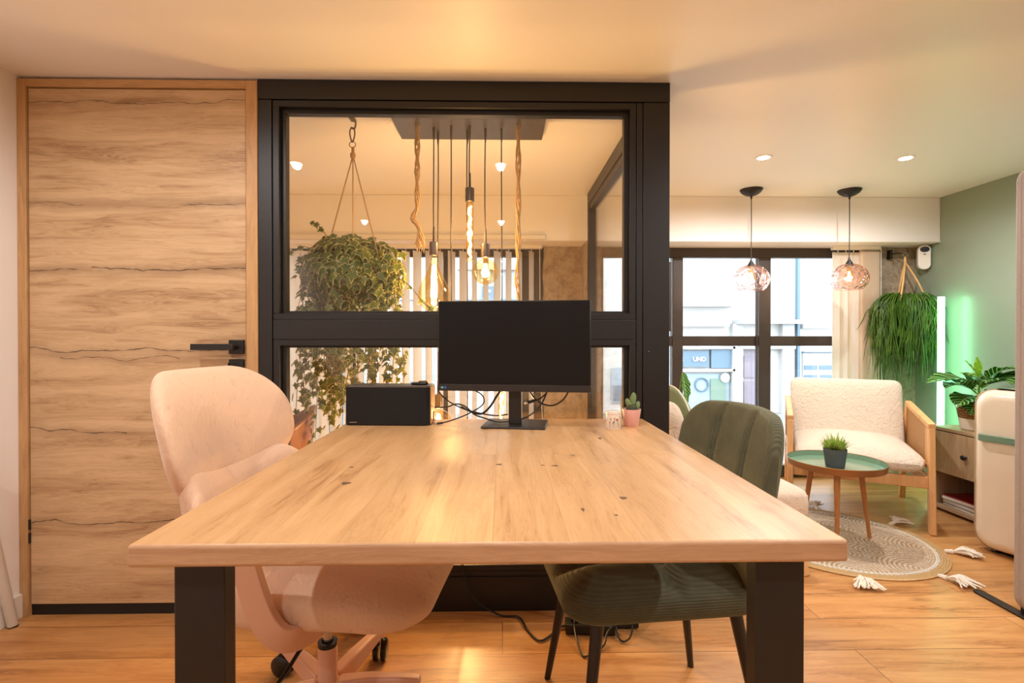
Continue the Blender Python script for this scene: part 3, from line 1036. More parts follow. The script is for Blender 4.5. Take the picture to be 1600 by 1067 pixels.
# candle and cactus ---------------------------------------------------
ca = thing('candle', 'small white lidded candle tin printed with wild flowers, next to the cactus', 'candle', (0.379, 1.742, DZ))
MB().lathe([(0.0235, 0.0), (0.0245, 0.003), (0.0245, 0.049), (0.0235, 0.050)], seg=36).build('tin', M['candle'], ca, world=False)
MB().lathe([(0.0252, 0.050), (0.0255, 0.052), (0.0252, 0.058), (0.022, 0.0595)], seg=36).build('lid', M['candle'], ca, world=False)
fl = [MB(), MB(), MB(), MB()]
rr = random.Random(3)


def oncyl(a, z, r=0.0247):
    return (r * math.cos(a), r * math.sin(a), z)


for i in range(9):
    a = R(-90) + (i - 4) * 0.19
    z1 = rr.uniform(0.018, 0.040)
    lean = rr.uniform(-0.12, 0.12)
    fl[0].tube([oncyl(a + lean * u, 0.004 + (z1 - 0.004) * u) for u in (0, .33, .66, 1)], 0.00045, 4)
    j = rr.choice((1, 1, 2, 3))
    for q in range(4):
        fl[j].ball(oncyl(a + lean + rr.uniform(-.09, .09), z1 + rr.uniform(-.003, .004)), (0.0016, 0.0016, 0.0014), 6, 4)
for mb_, nm, rgb in zip(fl, ('printed_stems', 'printed_dark_flowers', 'printed_red_flowers', 'printed_leaves'), ((120, 110, 100), (60, 56, 70), (190, 60, 50), (150, 160, 100))):
    mb_.build(nm, plain(nm, rgb, 0.6), ca, world=False)

cc = thing('cactus', 'small bunny-ear cactus in a pink ceramic pot at the desk corner', 'cactus', (0.452, 1.785, DZ))
pot = MB().lathe([(0.0225, 0), (0.024, 0.002), (0.0325, 0.056), (0.0325, 0.060), (0.0295, 0.060), (0.028, 0.052)], seg=36, cap1=False).build('pot', M['pink_pot'], cc, world=False)
MB().lathe([(0.001, 0.051), (0.0285, 0.050)], seg=24).build('soil', M['soil'], cc, world=False)
MB().ball((0, 0, 0.062), (0.019, 0.018, 0.017), 20, 12).build('cactus_base', M['cactus_dark'], cc, world=False)
for (px_, pz, rx, rz_, ti) in ((0.006, 0.094, 0.0105, 0.024, 4), (-0.012, 0.082, 0.0085, 0.016, -22), (0.0215, 0.072, 0.0075, 0.015, 12), (-0.004, 0.073, 0.009, 0.010, -60)):
    mb = MB()
    xf = Matrix.Translation((px_, -0.002, pz)) @ Matrix.Rotation(R(ti), 4, 'Y')
    mb.ball((0, 0, 0), (rx, 0.0055, rz_), 16, 12, xf=xf)
    rr = random.Random(int(px_ * 1e4))
    for i in range(40):
        a, z = rr.uniform(0, 2 * PI), rr.uniform(-.85, .9)
        c = math.sqrt(1 - z * z)
        p = xf @ Vector((rx * c * math.cos(a), 0.0055 * c * math.sin(a), rz_ * z))
        d = (xf.to_3x3() @ Vector((math.cos(a) * c, 2 * math.sin(a) * c, z))).normalized()
        mb.tube([p, p + d * 0.002], [0.0004, 0.0001], 3, mi=1)
    mb.build('cactus_pad', [M['cactus'], M['white_plastic']], cc, world=False)

# cables on the desk -------------------------------------------------
def cable(name, label, pts, r, plug=None, group=None):
    o = thing(name, label, 'cable', pts[0], group=group)
    MB().tube(smooth_pts(pts, 8), r, 8).build('flex', M['black_plastic'], o)
    if plug:
        a, b_, w = plug
        MB().beam(a, b_, w, w * 0.7).build('plug', M['black_plastic'], o, bevel=0.001)
        a, b_ = Vector(a), Vector(b_)
        e = b_ + (b_ - a).normalized() * 0.010
        MB().beam(b_, e, w * 0.7, w * 0.45).build('connector_tip', M['chrome'], o)
    return o


z = DZ
cable('display_cable', 'black cable looping across the desk from the speaker to the monitor stand',
      [(-0.247, 1.87, z + .055), (-0.20, 1.86, z + .058), (-0.165, 1.85, z + .070), (-0.13, 1.84, z + .060), (-0.10, 1.83, z + .035), (-0.06, 1.82, z + .022), (-0.02, 1.81, z + .012), (0.03, 1.80, z + .016),
       (0.09, 1.81, z + .030), (0.14, 1.82, z + .075), (0.17, 1.82, z + .15)], 0.0028)
cable('display_cable', 'black cable with free plug end lying left of the monitor stand',
      [(-0.215, 1.822, z + .006), (-0.17, 1.83, z + .018), (-0.12, 1.835, z + .038), (-0.07, 1.84, z + .070), (-0.075, 1.84, z + .105), (-0.13, 1.84, z + .130), (-0.20, 1.84, z + .142),
       (-0.232, 1.84, z + .128), (-0.205, 1.84, z + .09), (-0.15, 1.84, z + .058), (-0.09, 1.84, z + .040), (-0.03, 1.85, z + .028), (0.02, 1.86, z + .03)], 0.0024,
      plug=((-0.212, 1.822, z + .007), (-0.232, 1.816, z + .005), 0.010))
cable('display_cable', 'thicker black cable rising to the back of the monitor from its left',
      [(-0.15, 1.86, z + .058), (-0.11, 1.855, z + .040), (-0.075, 1.85, z + .035), (-0.045, 1.845, z + .060), (-0.02, 1.84, z + .100), (0.01, 1.83, z + .145), (0.03, 1.815, z + .18)], 0.0038)
cable('display_cable', 'black cable hanging in an arc below the right half of the monitor',
      [(0.085, 1.83, z + .150), (0.105, 1.84, z + .105), (0.135, 1.85, z + .075), (0.18, 1.86, z + .062), (0.22, 1.85, z + .085), (0.245, 1.84, z + .13), (0.25, 1.82, z + .16)], 0.0030)
cable('display_cable', 'black cable with moulded connector just right of the monitor neck',
      [(0.085, 1.80, z + .085), (0.12, 1.81, z + .088), (0.15, 1.82, z + .105), (0.175, 1.82, z + .14), (0.18, 1.81, z + .17)], 0.0026,
      plug=((0.115, 1.808, z + .088), (0.088, 1.80, z + .080), 0.013))
# ================================================================== PINK OFFICE CHAIR  (local +x forward)
pk = thing('office_chair', 'pink teddy-fleece swivel office chair at the left of the desk', 'office chair', (-0.495, 1.455, 0), R(-7))
FR = lambda t, u, v: (t, u, v)


def back_up(t, u, v, s):
    z_ = v
    u *= 1 - 0.10 * max(0, -v / 0.17) ** 2
    t2 = t + 1.1 * u * u - 0.24 * z_ - 0.02 * (v / 0.17) ** 2
    return t2, u, v


mb = MB().pillow(0.275, 0.172, 0.045, 0.155, 2.4, 36, lambda t, u, v: (-0.345 + t, u, 0.800 + v), back_up, th2=0.05)
mb.build('backrest', M['pink_teddy'], pk, world=False, smooth=80)


def back_lo(t, u, v, s):
    return t + 1.6 * u * u - 0.22 * v, u, v


MB().pillow(0.262, 0.165, 0.05, 0.09, 2.6, 32, lambda t, u, v: (-0.292 + t, u, 0.555 + v), back_lo, th2=0.055).build('lumbar_cushion', M['pink_teddy'], pk, world=False, smooth=80)


def seat_fn(t, u, v, s):
    # u along x (depth), v along y
    t += -0.55 * max(0, u - 0.06) ** 2 + 0.012 * math.cos(v * 6)
    if t < 0:
        t *= 1.0 - 0.35 * max(0, u) / 0.3
    return t, u, v


MB().pillow(0.300, 0.268, 0.058, 0.13, 3.0, 36, lambda t, u, v: (0.045 + u, v, 0.418 + t), seat_fn, th2=0.078).build('seat', M['pink_teddy'], pk, world=False, smooth=80)
for sy in (-1, 1):
    pts = [(0.085, sy * 0.200, 0.366), (0.055, sy * 0.265, 0.368), (0.020, sy * 0.290, 0.388), (-0.014, sy * 0.296, 0.44), (-0.048, sy * 0.296, 0.54), (-0.06, sy * 0.294, 0.60)]
    arm = MB()
    sp_ = smooth_pts(pts, 6)
    wid = [0.027 + 0.004 * math.sin(PI * i / len(sp_)) for i in range(len(sp_))]
    # flat curved bar: width in x, thin in y
    vs, fs = [], []
    for i, p in enumerate(sp_):
        d = (sp_[min(i + 1, len(sp_) - 1)] - sp_[max(i - 1, 0)]).normalized()
        n_ = Vector((-d.z, 0, d.x)).normalized()
        w_ = wid[i]
        for a, b_ in ((-1, -1), (1, -1), (1, 1), (-1, 1)):
            vs.append(p + n_ * w_ * a + Vector((0, 0.011 * b_, 0)))
    for i in range(len(sp_) - 1):
        for k in range(4):
            fs.append((i * 4 + k, i * 4 + (k + 1) % 4, (i + 1) * 4 + (k + 1) % 4, (i + 1) * 4 + k))
    fs += [(3, 2, 1, 0), tuple(range(len(vs) - 4, len(vs)))]
    arm.add(vs, fs)
    ar = arm.build('armrest', M['pink_plastic'], pk, bevel=0.006, seg=3, world=False)
    MB().pillow(0.11, 0.032, 0.014, 0.03, 2.5, 12, lambda t, u, v: (-0.08 + u, sy * 0.294 + v, 0.615 + t)).build('arm_pad', M['pink_plastic'], ar, world=False, smooth=70)
MB().box(-0.04, 0.04, -0.24, 0.24, 0.352, 0.364).box(-0.08, 0.10, -0.06, 0.06, 0.318, 0.36).build('seat_plate', M['pink_plastic'], pk, bevel=0.006, world=False)
MB().lathe([(0.0125, 0.17), (0.0125, 0.320)], seg=20).build('gas_piston', M['chrome'], pk, world=False)
MB().lathe([(0.034, 0.075), (0.028, 0.09), (0.0265, 0.105), (0.0265, 0.197), (0.024, 0.199)], seg=28, cap1=False).build('column_sleeve', M['pink_plastic'], pk, world=False)
MB().lathe([(0.0268, 0.190), (0.0268, 0.202), (0.016, 0.202), (0.015, 0.18)], seg=28, cap0=False, cap1=False).build('sleeve_collar', M['black_gloss'], pk, world=False)
base = MB()
base.lathe([(0.05, 0.055), (0.055, 0.075), (0.036, 0.092)], seg=28)
ANG0 = 75
for q in range(5):
    a = R(ANG0 + 72 * q)
    d = Vector((math.cos(a), math.sin(a), 0))
    s_ = Vector((-d.y, d.x, 0))
    pr = [(0.03, 0.098, 0.050, 0.026), (0.12, 0.110, 0.060, 0.022), (0.20, 0.112, 0.074, 0.018), (0.265, 0.110, 0.085, 0.016)]
    vs = []
    for rr_, zt, zb_, w_ in pr:
        c_ = d * rr_
        vs += [c_ - s_ * w_ + Vector((0, 0, zb_)), c_ + s_ * w_ + Vector((0, 0, zb_)), c_ + s_ * w_ * .8 + Vector((0, 0, zt)), c_ - s_ * w_ * .8 + Vector((0, 0, zt))]
    fs = [(0, 1, 2, 3)]
    for i in range(3):
        for k in range(4):
            fs.append((i * 4 + k, (i + 1) * 4 + k, (i + 1) * 4 + (k + 1) % 4, i * 4 + (k + 1) % 4))
    fs.append((15, 14, 13, 12))
    base.add(vs, fs)
base.build('star_base', M['pink_plastic'], pk, bevel=0.006, seg=3, world=False)
for q in range(5):
    a = R(ANG0 + 72 * q)
    d = Vector((math.cos(a), math.sin(a), 0))
    c_ = d * 0.250
    w = MB()
    for sg_ in (-1, 1):
        xf = Matrix.Translation((c_.x, c_.y, 0.034)) @ Matrix.Rotation(a + R(25), 4, 'Z') @ Matrix.Rotation(R(90), 4, 'X')
        w.lathe([(0.001, 0.004 * sg_), (0.030, 0.004 * sg_), (0.034, 0.008 * sg_), (0.034, 0.018 * sg_), (0.028, 0.022 * sg_), (0.001, 0.022 * sg_)], seg=22, xf=xf, cap0=False, cap1=False)
    ws = w.build('caster', M['black_gloss'], pk, world=False)
    MB().tube([(c_.x, c_.y, 0.05), (c_.x, c_.y, 0.088)], 0.007, 10).build('caster_stem', M['chrome'], ws, world=False)
lv = MB().tube(smooth_pts([(0.03, -0.05, 0.292), (0.0, -0.13, 0.270), (-0.015, -0.20, 0.235), (-0.04, -0.26, 0.205)], 4), 0.0052, 10).build('height_lever', M['black_gloss'], pk, world=False)
MB().beam((-0.036, -0.245, 0.212), (-0.100, -0.325, 0.172), 0.026, 0.014).build('lever_paddle', M['black_plastic'], lv, bevel=0.004, world=False)

# ================================================================== GREEN CORDUROY CHAIR
gc = thing('dining_chair', 'dark green corduroy upholstered chair with channelled back, right side of desk', 'chair', (0.385, 1.405, 0), R(186))
for k, (tx, ty) in enumerate(((0.225, 0.205), (0.225, -0.205), (-0.245, 0.205), (-0.245, -0.205))):
    MB().tube([(tx * 0.72, ty * 0.70, 0.43), (tx, ty, 0.0)], [0.0175, 0.0095], 16).build('leg', M['chair_leg'], gc, world=False)


def gseat(t, u, v, s):
    ch = 0
    for c_ in (-0.085, 0.085):
        ch += math.exp(-((v - c_) / 0.022) ** 2)
    for c_ in (-0.02,):
        ch += 0.7 * math.exp(-((u - c_) / 0.02) ** 2)
    ch *= (1 - 0.6 * s ** 6)
    if t > 0:
        t *= (1 - 0.55 * min(1, ch))
        t += 0.014 * s * (1 - s) * 4
    else:
        t *= 0.95
    return t, u, v


MB().pillow(0.245, 0.245, 0.052, 0.075, 3.2, 56, lambda t, u, v: (0.02 + u, v, 0.436 + t), gseat, th2=0.056).build('seat', M['cord_seat'], gc, world=False, smooth=80)


def gback(t, u, v, s):
    ch = 0
    for c_ in (-0.082, 0.082):
        ch += math.exp(-((u - c_) / 0.010) ** 2)
    if t > 0 or True:
        t *= (1 - 0.60 * min(1, ch) * (1 - s ** 14))
    t += 1.1 * u * u - 0.20 * (v + 0.2)
    u *= 1 - 0.05 * (v / 0.22)
    v -= 0.30 * u * u * (1 if v > 0 else 0)
    return t, u, v


MB().pillow(0.242, 0.222, 0.038, 0.085, 3.0, 56, lambda t, u, v: (-0.232 + t, u, 0.650 + v), gback, th2=0.042).build('backrest', M['cord_back'], gc, world=False, smooth=80)

# ================================================================== CREAM ARMCHAIR
ac = thing('armchair', 'cream boucle armchair with light wooden frame and cane sides by the window', 'armchair', (2.180, 3.175, 0), R(-118))
W2 = 0.335
for sy in (-1, 1):
    leg = MB()
    leg.beam((0.365, sy * W2, 0.0), (0.325, sy * W2, 0.565), 0.030, 0.052, up=(1, 0, 0))
    leg.build('leg', M['light_oak'], ac, bevel=0.006, seg=3, world=False)
    MB().beam((-0.37, sy * (W2 - 0.0), 0.0), (-0.30, sy * W2, 0.30), 0.032, 0.045, up=(1, 0, 0)).build('leg', M['light_oak'], ac, bevel=0.006, seg=3, world=False)
    a = MB()
    a.beam((0.350, sy * W2, 0.578), (-0.20, sy * W2, 0.642), 0.034, 0.030)
    a.beam((-0.300, sy * W2, 0.30), (-0.19, sy * W2, 0.64), 0.030, 0.042, up=(1, 0, 0))
    a.beam((0.33, sy * W2, 0.355), (-0.28, sy * W2, 0.355), 0.028, 0.030)
    a.beam((0.285, sy * W2, 0.36), (0.278, sy * W2, 0.58), 0.026, 0.026, up=(1, 0, 0))
    ar = a.build('armrest', M['light_oak'], ac, bevel=0.005, seg=3, world=False)
    MB().prism([(0.275, 0.365), (0.275, 0.572), (-0.20, 0.628), (-0.25, 0.365)], sy * W2 - 0.004, sy * W2 + 0.004, 'Y').build('cane_panel', M['cane'], ar, world=False, smooth=0)
fr = MB()
fr.beam((0.335, -W2, 0.270), (0.335, W2, 0.270), 0.026, 0.062)
fr.beam((-0.29, -W2, 0.255), (-0.29, W2, 0.255), 0.03, 0.06)
for sy in (-1, 1):
    fr.beam((0.34, sy * (W2 - 0.002), 0.270), (-0.30, sy * (W2 - 0.002), 0.255), 0.026, 0.060)
fr.build('seat_frame', M['light_oak'], ac, bevel=0.004, world=False)


def acs(t, u, v, s):
    if t > 0:
        t += 0.030 * (1 - (v / 0.31) ** 2) * (1 - (u / 0.36) ** 2)
        t -= 0.55 * max(0, u - 0.22) ** 2 * 3
    return t, u, v


MB().pillow(0.345, 0.312, 0.062, 0.07, 3.4, 34, lambda t, u, v: (0.035 + u, v, 0.370 + t), acs, th2=0.070).build('seat_cushion', M['boucle'], ac, world=False, smooth=80)
MB().pillow(0.318, 0.215, 0.055, 0.045, 3.6, 34, lambda t, u, v: (-0.245 + t - 0.24 * v, u, 0.560 + v), None, th2=0.06).build('back_cushion', M['boucle'], ac, world=False, smooth=80)

# second lounge chair beside the booth ---------------------------------
a2 = thing('lounge_chair', 'beige boucle lounge chair with wooden legs, back against the booth glass', 'armchair', (1.035, 2.62, 0), R(2))
for (lx, ly) in ((0.30, -0.385), (0.30, 0.385), (-0.27, -0.36), (-0.27, 0.36)):
    MB().beam((lx, ly, 0.0), (lx * 0.84, ly * 0.86, 0.25), 0.036, 0.026, up=(0, 1, 0)).build('leg', M['light_oak'], a2, bevel=0.004, world=False)


def cushion_fn(t, u, v, s):
    return t + (0.012 * (1 - s * s) if t > 0 else 0), u, v


MB().pillow(0.345, 0.375, 0.085, 0.055, 5.0, 30, lambda t, u, v: (0.0 + u, v, 0.300 + t), cushion_fn, th2=0.075).build('seat', M['boucle2'], a2, world=False, smooth=80)
MB().pillow(0.385, 0.245, 0.075, 0.09, 3.2, 30, lambda t, u, v: (-0.270 + t - 0.10 * v, u, 0.520 + v), None, th2=0.08).build('backrest', M['boucle2'], a2, world=False, smooth=80)
cu = thing('cushion', 'round sage green cushion propped on the lounge chair beside the booth', 'cushion', (0.925, 2.70, 0.392), R(5))
MB().pillow(0.205, 0.205, 0.05, 0.204, 2.0, 26, lambda t, u, v: (t - 0.15 * v, u, 0.205 + v), None).build('cover', M['green_cushion'], cu, world=False, smooth=80)
MB().tube([(-0.15 * 0.204 * math.sin(a), 0.204 * math.cos(a), 0.205 + 0.204 * math.sin(a)) for a in [2 * PI * i / 48 for i in range(48)]], 0.0045, 6, closed=True).build('piping', M['cotton'], cu, world=False)

# ================================================================== RUG, COFFEE TABLE
RUGC = (1.745, 2.645)
rug = thing('rug', 'round jute and white braided rug with white tassels under the coffee table', 'rug', (*RUGC, 0))
MB().lathe([(0.460, 0.0), (0.464, 0.004), (0.460, 0.010), (0.30, 0.0115), (0.12, 0.0115), (0.001, 0.0115)], seg=96, cap1=False).build('braided_disc', M['rug'], rug, world=False)
for k in range(8):
    a = R(-112 + 45 * k)
    tb = MB()
    rr = random.Random(k + 3)
    c0 = Vector((0.462 * math.cos(a), 0.462 * math.sin(a), 0.008))
    c1 = Vector((0.495 * math.cos(a), 0.495 * math.sin(a), 0.010))
    tb.tube([c0, c1], [0.008, 0.012], 8)
    for i in range(64):
        b_ = a + rr.uniform(-0.55, 0.55) + 0.15 * math.sin(k * 2.1)
        L = rr.uniform(0.065, 0.105)
        m_ = c1 + Vector((math.cos(b_) * L * .5, math.sin(b_) * L * .5, rr.uniform(0.004, 0.026)))
        e_ = c1 + Vector((math.cos(b_ + rr.uniform(-.3, .3)) * L, math.sin(b_ + rr.uniform(-.3, .3)) * L, rr.uniform(0.002, 0.012)))
        tb.tube(smooth_pts([c1, m_, e_], 3), [0.0034] * 7, 4)
    tb.build('tassel', M['cotton'], rug, world=False)

ct = thing('coffee_table', 'small round coffee table with green tray top and three tapered wooden legs', 'coffee table', (1.742, 2.640, 0.0115))
TZ = 0.385
MB().lathe([(0.216, TZ - 0.012), (0.220, TZ - 0.010), (0.226, TZ + 0.022), (0.224, TZ + 0.024), (0.2225, TZ + 0.022)], seg=72, cap1=False).build('rim', M['bronze'], ct, world=False)
MB().lathe([(0.001, TZ - 0.004), (0.216, TZ - 0.004), (0.2218, TZ + 0.0215)], seg=72, cap0=False, cap1=False).build('tray_top', M['tray'], ct, world=False)
for a in (-3, -121, 117):
    c_, s_ = math.cos(R(a)), math.sin(R(a))
    MB().tube([(0.125 * c_, 0.125 * s_, TZ - 0.013), (0.175 * c_, 0.175 * s_, 0.0)], [0.0155, 0.0085], 16).build('leg', M['leg_wood'], ct, world=False)

su = thing('succulent', 'spiky green succulent in a dark grey pot on the coffee table', 'potted plant', (1.712, 2.600, TZ + 0.0085), R(0))
su.scale = (0.9, 0.9, 0.9)
MB().lathe([(0.044, 0), (0.048, 0.003), (0.060, 0.098), (0.060, 0.103), (0.056, 0.103), (0.054, 0.090)], seg=36, cap1=False).build('pot', M['grey_pot'], su, world=False)
MB().lathe([(0.001, 0.092), (0.0545, 0.090)], seg=20).build('soil', M['soil'], su, world=False)


def spike(mb, base_, d, L, w, curl=0.3, n=6):
    base_, d = Vector(base_), Vector(d).normalized()
    side = d.cross(Vector((0, 0, 1)))
    side = side.normalized() if side.length > 1e-4 else Vector((1, 0, 0))
    vs, at = [], []
    p = base_.copy()
    dd = d.copy()
    for i in range(n + 1):
        u = i / n
        ww = w * (1 - u) ** 0.7 * (0.7 + 0.6 * u)
        up = side.cross(dd).normalized()
        vs += [p - side * ww, p + up * ww * -0.45, p + side * ww, p + up * ww * 0.15]
        at += [1.0, 0.2, 1.0, 0.2]
        dd = (dd + Vector((0, 0, curl / n))).normalized()
        p = p + dd * L / n
    fs = []
    for i in range(n):
        for k in range(4):
            fs.append((i * 4 + k, i * 4 + (k + 1) % 4, (i + 1) * 4 + (k + 1) % 4, (i + 1) * 4 + k))
    mb.add(vs, fs, attr=at)


rr = random.Random(11)
lf = MB()
for (cx, cy, sc) in ((0, 0, 1.0), (-0.032, 0.008, 0.72), (0.034, -0.006, 0.75), (0.0, 0.035, 0.6), (0.01, -0.034, .6)):
    for i in range(24):
        a = i * 2.399
        el = R(22 + 52 * i / 24)
        spike(lf, (cx, cy, 0.094), (math.cos(a) * math.cos(el), math.sin(a) * math.cos(el), math.sin(el)), sc * rr.uniform(0.085, 0.115), 0.0085 * sc + 0.001, 0.35)
lf.build('leaves', M['succulent'], su, world=False)

# ================================================================== GLASS GLOBE PENDANTS (lounge)
def globe_pendant(name, x, y, zc, label):
    o = thing(name, label, 'pendant light', (x, y, CEIL), group='pink glass pendants in the window corner')
    MB().lathe([(0.072, 0.0), (0.071, -0.006), (0.060, -0.022), (0.040, -0.036), (0.015, -0.045), (0.006, -0.047)], seg=40).build('ceiling_rose', M['black_plastic'], o, world=False)
    zt = zc + 0.085 - CEIL
    c_ = zc - CEIL
    MB().lathe([(0.006, -0.047), (0.0065, -0.060), (0.004, -0.062)], seg=16, cap0=False).tube([(0, 0, -0.05), (0.001, 0, -0.25), (0, 0, zt + 0.05)], 0.0030, 8).build('cord', M['cord'], o, world=False)
    MB().lathe([(0.005, zt + 0.058), (0.0065, zt + 0.045), (0.010, zt + 0.036), (0.026, zt + 0.010), (0.029, zt - 0.002), (0.026, zt - 0.004)], seg=28).build('lamp_cap', M['black_plastic'], o, world=False)
    r, rz = 0.115, 0.100
    prof = []
    for i in range(19):
        a = 0.25 + (PI - 0.25 - 0.72) * i / 18
        prof.append((r * math.sin(a), c_ + rz * math.cos(a)))
    MB().lathe(prof, seg=64, cap0=False, cap1=False).build('glass_shade', M['globe_glass'], o, world=False)
    b_ = MB().lathe([(0.012, zt - 0.004), (0.014, zt - 0.03), (0.024, zt - 0.055), (0.030, zt - 0.080), (0.024, zt - 0.102), (0.001, zt - 0.112)], seg=24, cap0=False).build('bulb', M['bulb_glass'], o, world=False)
    fl = MB()
    for i in range(4):
        a = PI / 2 * i
        fl.tube([(0.005 * math.cos(a), 0.005 * math.sin(a), zt - 0.04), (0.010 * math.cos(a + .5), 0.010 * math.sin(a + .5), zt - 0.09)], 0.0022, 6)
    fl.build('filament', M['filament_hot'], b_, world=False)
    add_light('POINT', (x, y, zc - 0.005), GLOBE_W, (1.0, 0.74, 0.48), 'globe_glow', 0.02)


GLOBE_W = 4.0
GY = 3.40
globe_pendant('globe_pendant', 1.665, GY, 1.443, 'pink dimpled glass globe pendant hanging in front of the window mullion')
globe_pendant('globe_pendant', 2.330, GY, 1.452, 'pink dimpled glass globe pendant hanging in front of the gathered cream blind')

# ================================================================== VERTICAL BLINDS
def slat(mb, x, y, z0, z1, w, ang):
    c_, s_ = math.cos(ang), math.sin(ang)
    vs, fs = [], []
    n = 4
    for i in range(n + 1):
        u = (i / n - 0.5) * w
        bow = 0.006 * (1 - (2 * i / n - 1) ** 2)
        for z_ in (z0, z1):
            vs.append((x + u * c_ - bow * s_, y + u * s_ + bow * c_, z_))
    for i in range(n):
        fs.append((2 * i, 2 * i + 2, 2 * i + 3, 2 * i + 1))
    mb.add(vs, fs)


def blind(label, slats, x0, x1, y, chain):
    o = thing('vertical_blind', label, 'blind', ((x0 + x1) / 2, y, BEAM_Z))
    MB().box(x0, x1, y - 0.018, y + 0.018, BEAM_Z - 0.028, BEAM_Z).build('head_rail', M['white_plastic'], o, bevel=0.003)
    for (x, w, ang) in slats:
        mb = MB()
        slat(mb, x, y, 0.06, BEAM_Z - 0.045, w, ang)
        mb.tube([(x, y, BEAM_Z - 0.047), (x, y, BEAM_Z - 0.027)], 0.004, 6)
        mb.build('slat', M['blind_slat'], o, smooth=80)
    MB().tube([(chain, y - 0.03, BEAM_Z - 0.02), (chain + 0.004, y - 0.03, 0.9), (chain + 0.02, y - 0.03, 0.45)], 0.0022, 6).build('pull_chain', M['white_plastic'], o)
    return o


sl = []
nsl = 25
for i in range(nsl):
    x = -1.78 + i * 0.083
    ang = R(62 + 7 * math.sin(i * 1.7)) if i > 6 else R(20 + 9 * math.sin(i * 2.3))
    if i <= 6:
        ang = R(18 + 10 * math.sin(i * 2.3))
    sl.append((x, 0.089, ang))
blind('open cream vertical blind across the window of the booth, behind the ivy', sl, -1.82, 0.29, 3.735, 0.27)
sl = [(2.475, 0.089, R(4)), (2.535, 0.089, R(-3)), (2.592, 0.089, R(5))]
for i in range(14):
    sl.append((2.640 + i * 0.0095, 0.085, R(78 + 3 * math.sin(i * 3.1))))
blind('cream vertical blind gathered at the stone pier beside the green wall', sl, 2.43, 2.785, 3.735, 2.775)
# white rail above the booth blind
MB().box(XL + 0.003, 0.30, BEAM_Y - 0.028, BEAM_Y - 0.0045, BEAM_Z + 0.006, BEAM_Z + 0.040).build('trim_2', M['white_plastic'], None, bevel=0.006)
bpy.data.objects['trim_2']['kind'] = 'structure'

# ================================================================== IVY
iv = thing('hanging_ivy', 'large variegated ivy in a rope hanger trailing inside the glass booth', 'hanging plant', (-0.675, 2.33, CEIL))
ix, iy = -0.675, 2.33
MB().box(ix - 0.012, ix + 0.012, iy - 0.020, iy + 0.020, CEIL - 0.006, CEIL).tube(smooth_pts([(ix, iy, CEIL - 0.004), (ix + 0.014, iy - 0.005, CEIL - 0.02), (ix + 0.010, iy - 0.01, CEIL - 0.048), (ix - 0.006, iy - 0.01, CEIL - 0.043)], 4), 0.004, 8).build('ceiling_hook', M['dark_nickel'], iv)
cz = CEIL - 0.075
MB().tube([(ix + 0.013 * math.sin(a) * (0.8 + 0.3 * math.cos(a)), iy - 0.008, cz + 0.032 * math.cos(a)) for a in [2 * PI * i / 24 for i in range(24)]], 0.0034, 8, closed=True).build('carabiner', M['dark_nickel'], iv)
MB().tube([(ix + 0.014 * math.sin(a), iy - 0.006, CEIL - 0.118 + 0.013 * math.cos(a)) for a in [2 * PI * i / 24 for i in range(24)]], 0.002, 8, closed=True).build('ring', M['bronze'], iv)
kn = MB()
kn.tube([(ix, iy, CEIL - 0.13), (ix, iy, CEIL - 0.155)], 0.007, 8).ball((ix, iy, CEIL - 0.165), (0.013, 0.012, 0.017), 12, 8)
kn.build('knot', M['rope'], iv)
for (ex, ey) in ((-0.118, -0.03), (0.125, -0.02), (-0.03, 0.11), (0.035, -0.12)):
    MB().tube([(ix, iy, CEIL - 0.165), (ix + ex, iy + ey, 1.40)], 0.003, 6).build('hanger_cord', M['rope'], iv)
MB().lathe([(0.075, 0), (0.085, 0.01), (0.118, 0.115), (0.125, 0.118), (0.125, 0.135), (0.112, 0.135), (0.10, 0.10)], (ix, iy, 1.255), 36, cap1=False).build('pot', M['white_pot'], iv)
MB().lathe([(0.001, 0.1), (0.108, 0.1)], (ix, iy, 1.265), 24).build('soil', M['soil'], iv)

IVY = [(0, -0.15), (0.28, -0.42), (0.62, -0.28), (0.55, 0.02), (1.0, 0.22), (0.52, 0.42), (0.30, 0.62), (0.0, 1.25), (-0.30, 0.62), (-0.52, 0.42), (-1.0, 0.22), (-0.55, 0.02), (-0.62, -0.28), (-0.28, -0.42)]


def ivy_leaf(mb, p, nrm, up, s, rr):
    nrm = Vector(nrm).normalized()
    up = Vector(up)
    up = (up - nrm * up.dot(nrm))
    if up.length < 1e-4:
        up = nrm.orthogonal()
    up.normalize()
    sd = up.cross(nrm)
    vs, at = [Vector(p) + up * s * 0.15], [0.0]
    for (a, b_) in IVY:
        v = Vector(p) + sd * a * s * 0.55 + up * b_ * s * 0.62 - nrm * (abs(a) * 0.16 + 0.10 * b_ * b_) * s
        vs.append(v)
        at.append(1.0)
    n = len(IVY)
    # inner ring for the variegation
    for (a, b_) in IVY:
        v = Vector(p) + sd * a * s * 0.55 * 0.72 + up * (0.15 + (b_ * 0.62 - 0.15) * 0.72) * s - nrm * (abs(a) * 0.10) * s
        vs.append(v)
        at.append(0.45)
    fs = []
    for i in range(n):
        j = (i + 1) % n
        fs.append((0, 1 + n + i, 1 + n + j))
        fs.append((1 + n + i, 1 + i, 1 + j, 1 + n + j))
    mb.add(vs, fs, attr=at)


rr = random.Random(21)
fo, vi = MB(), MB()
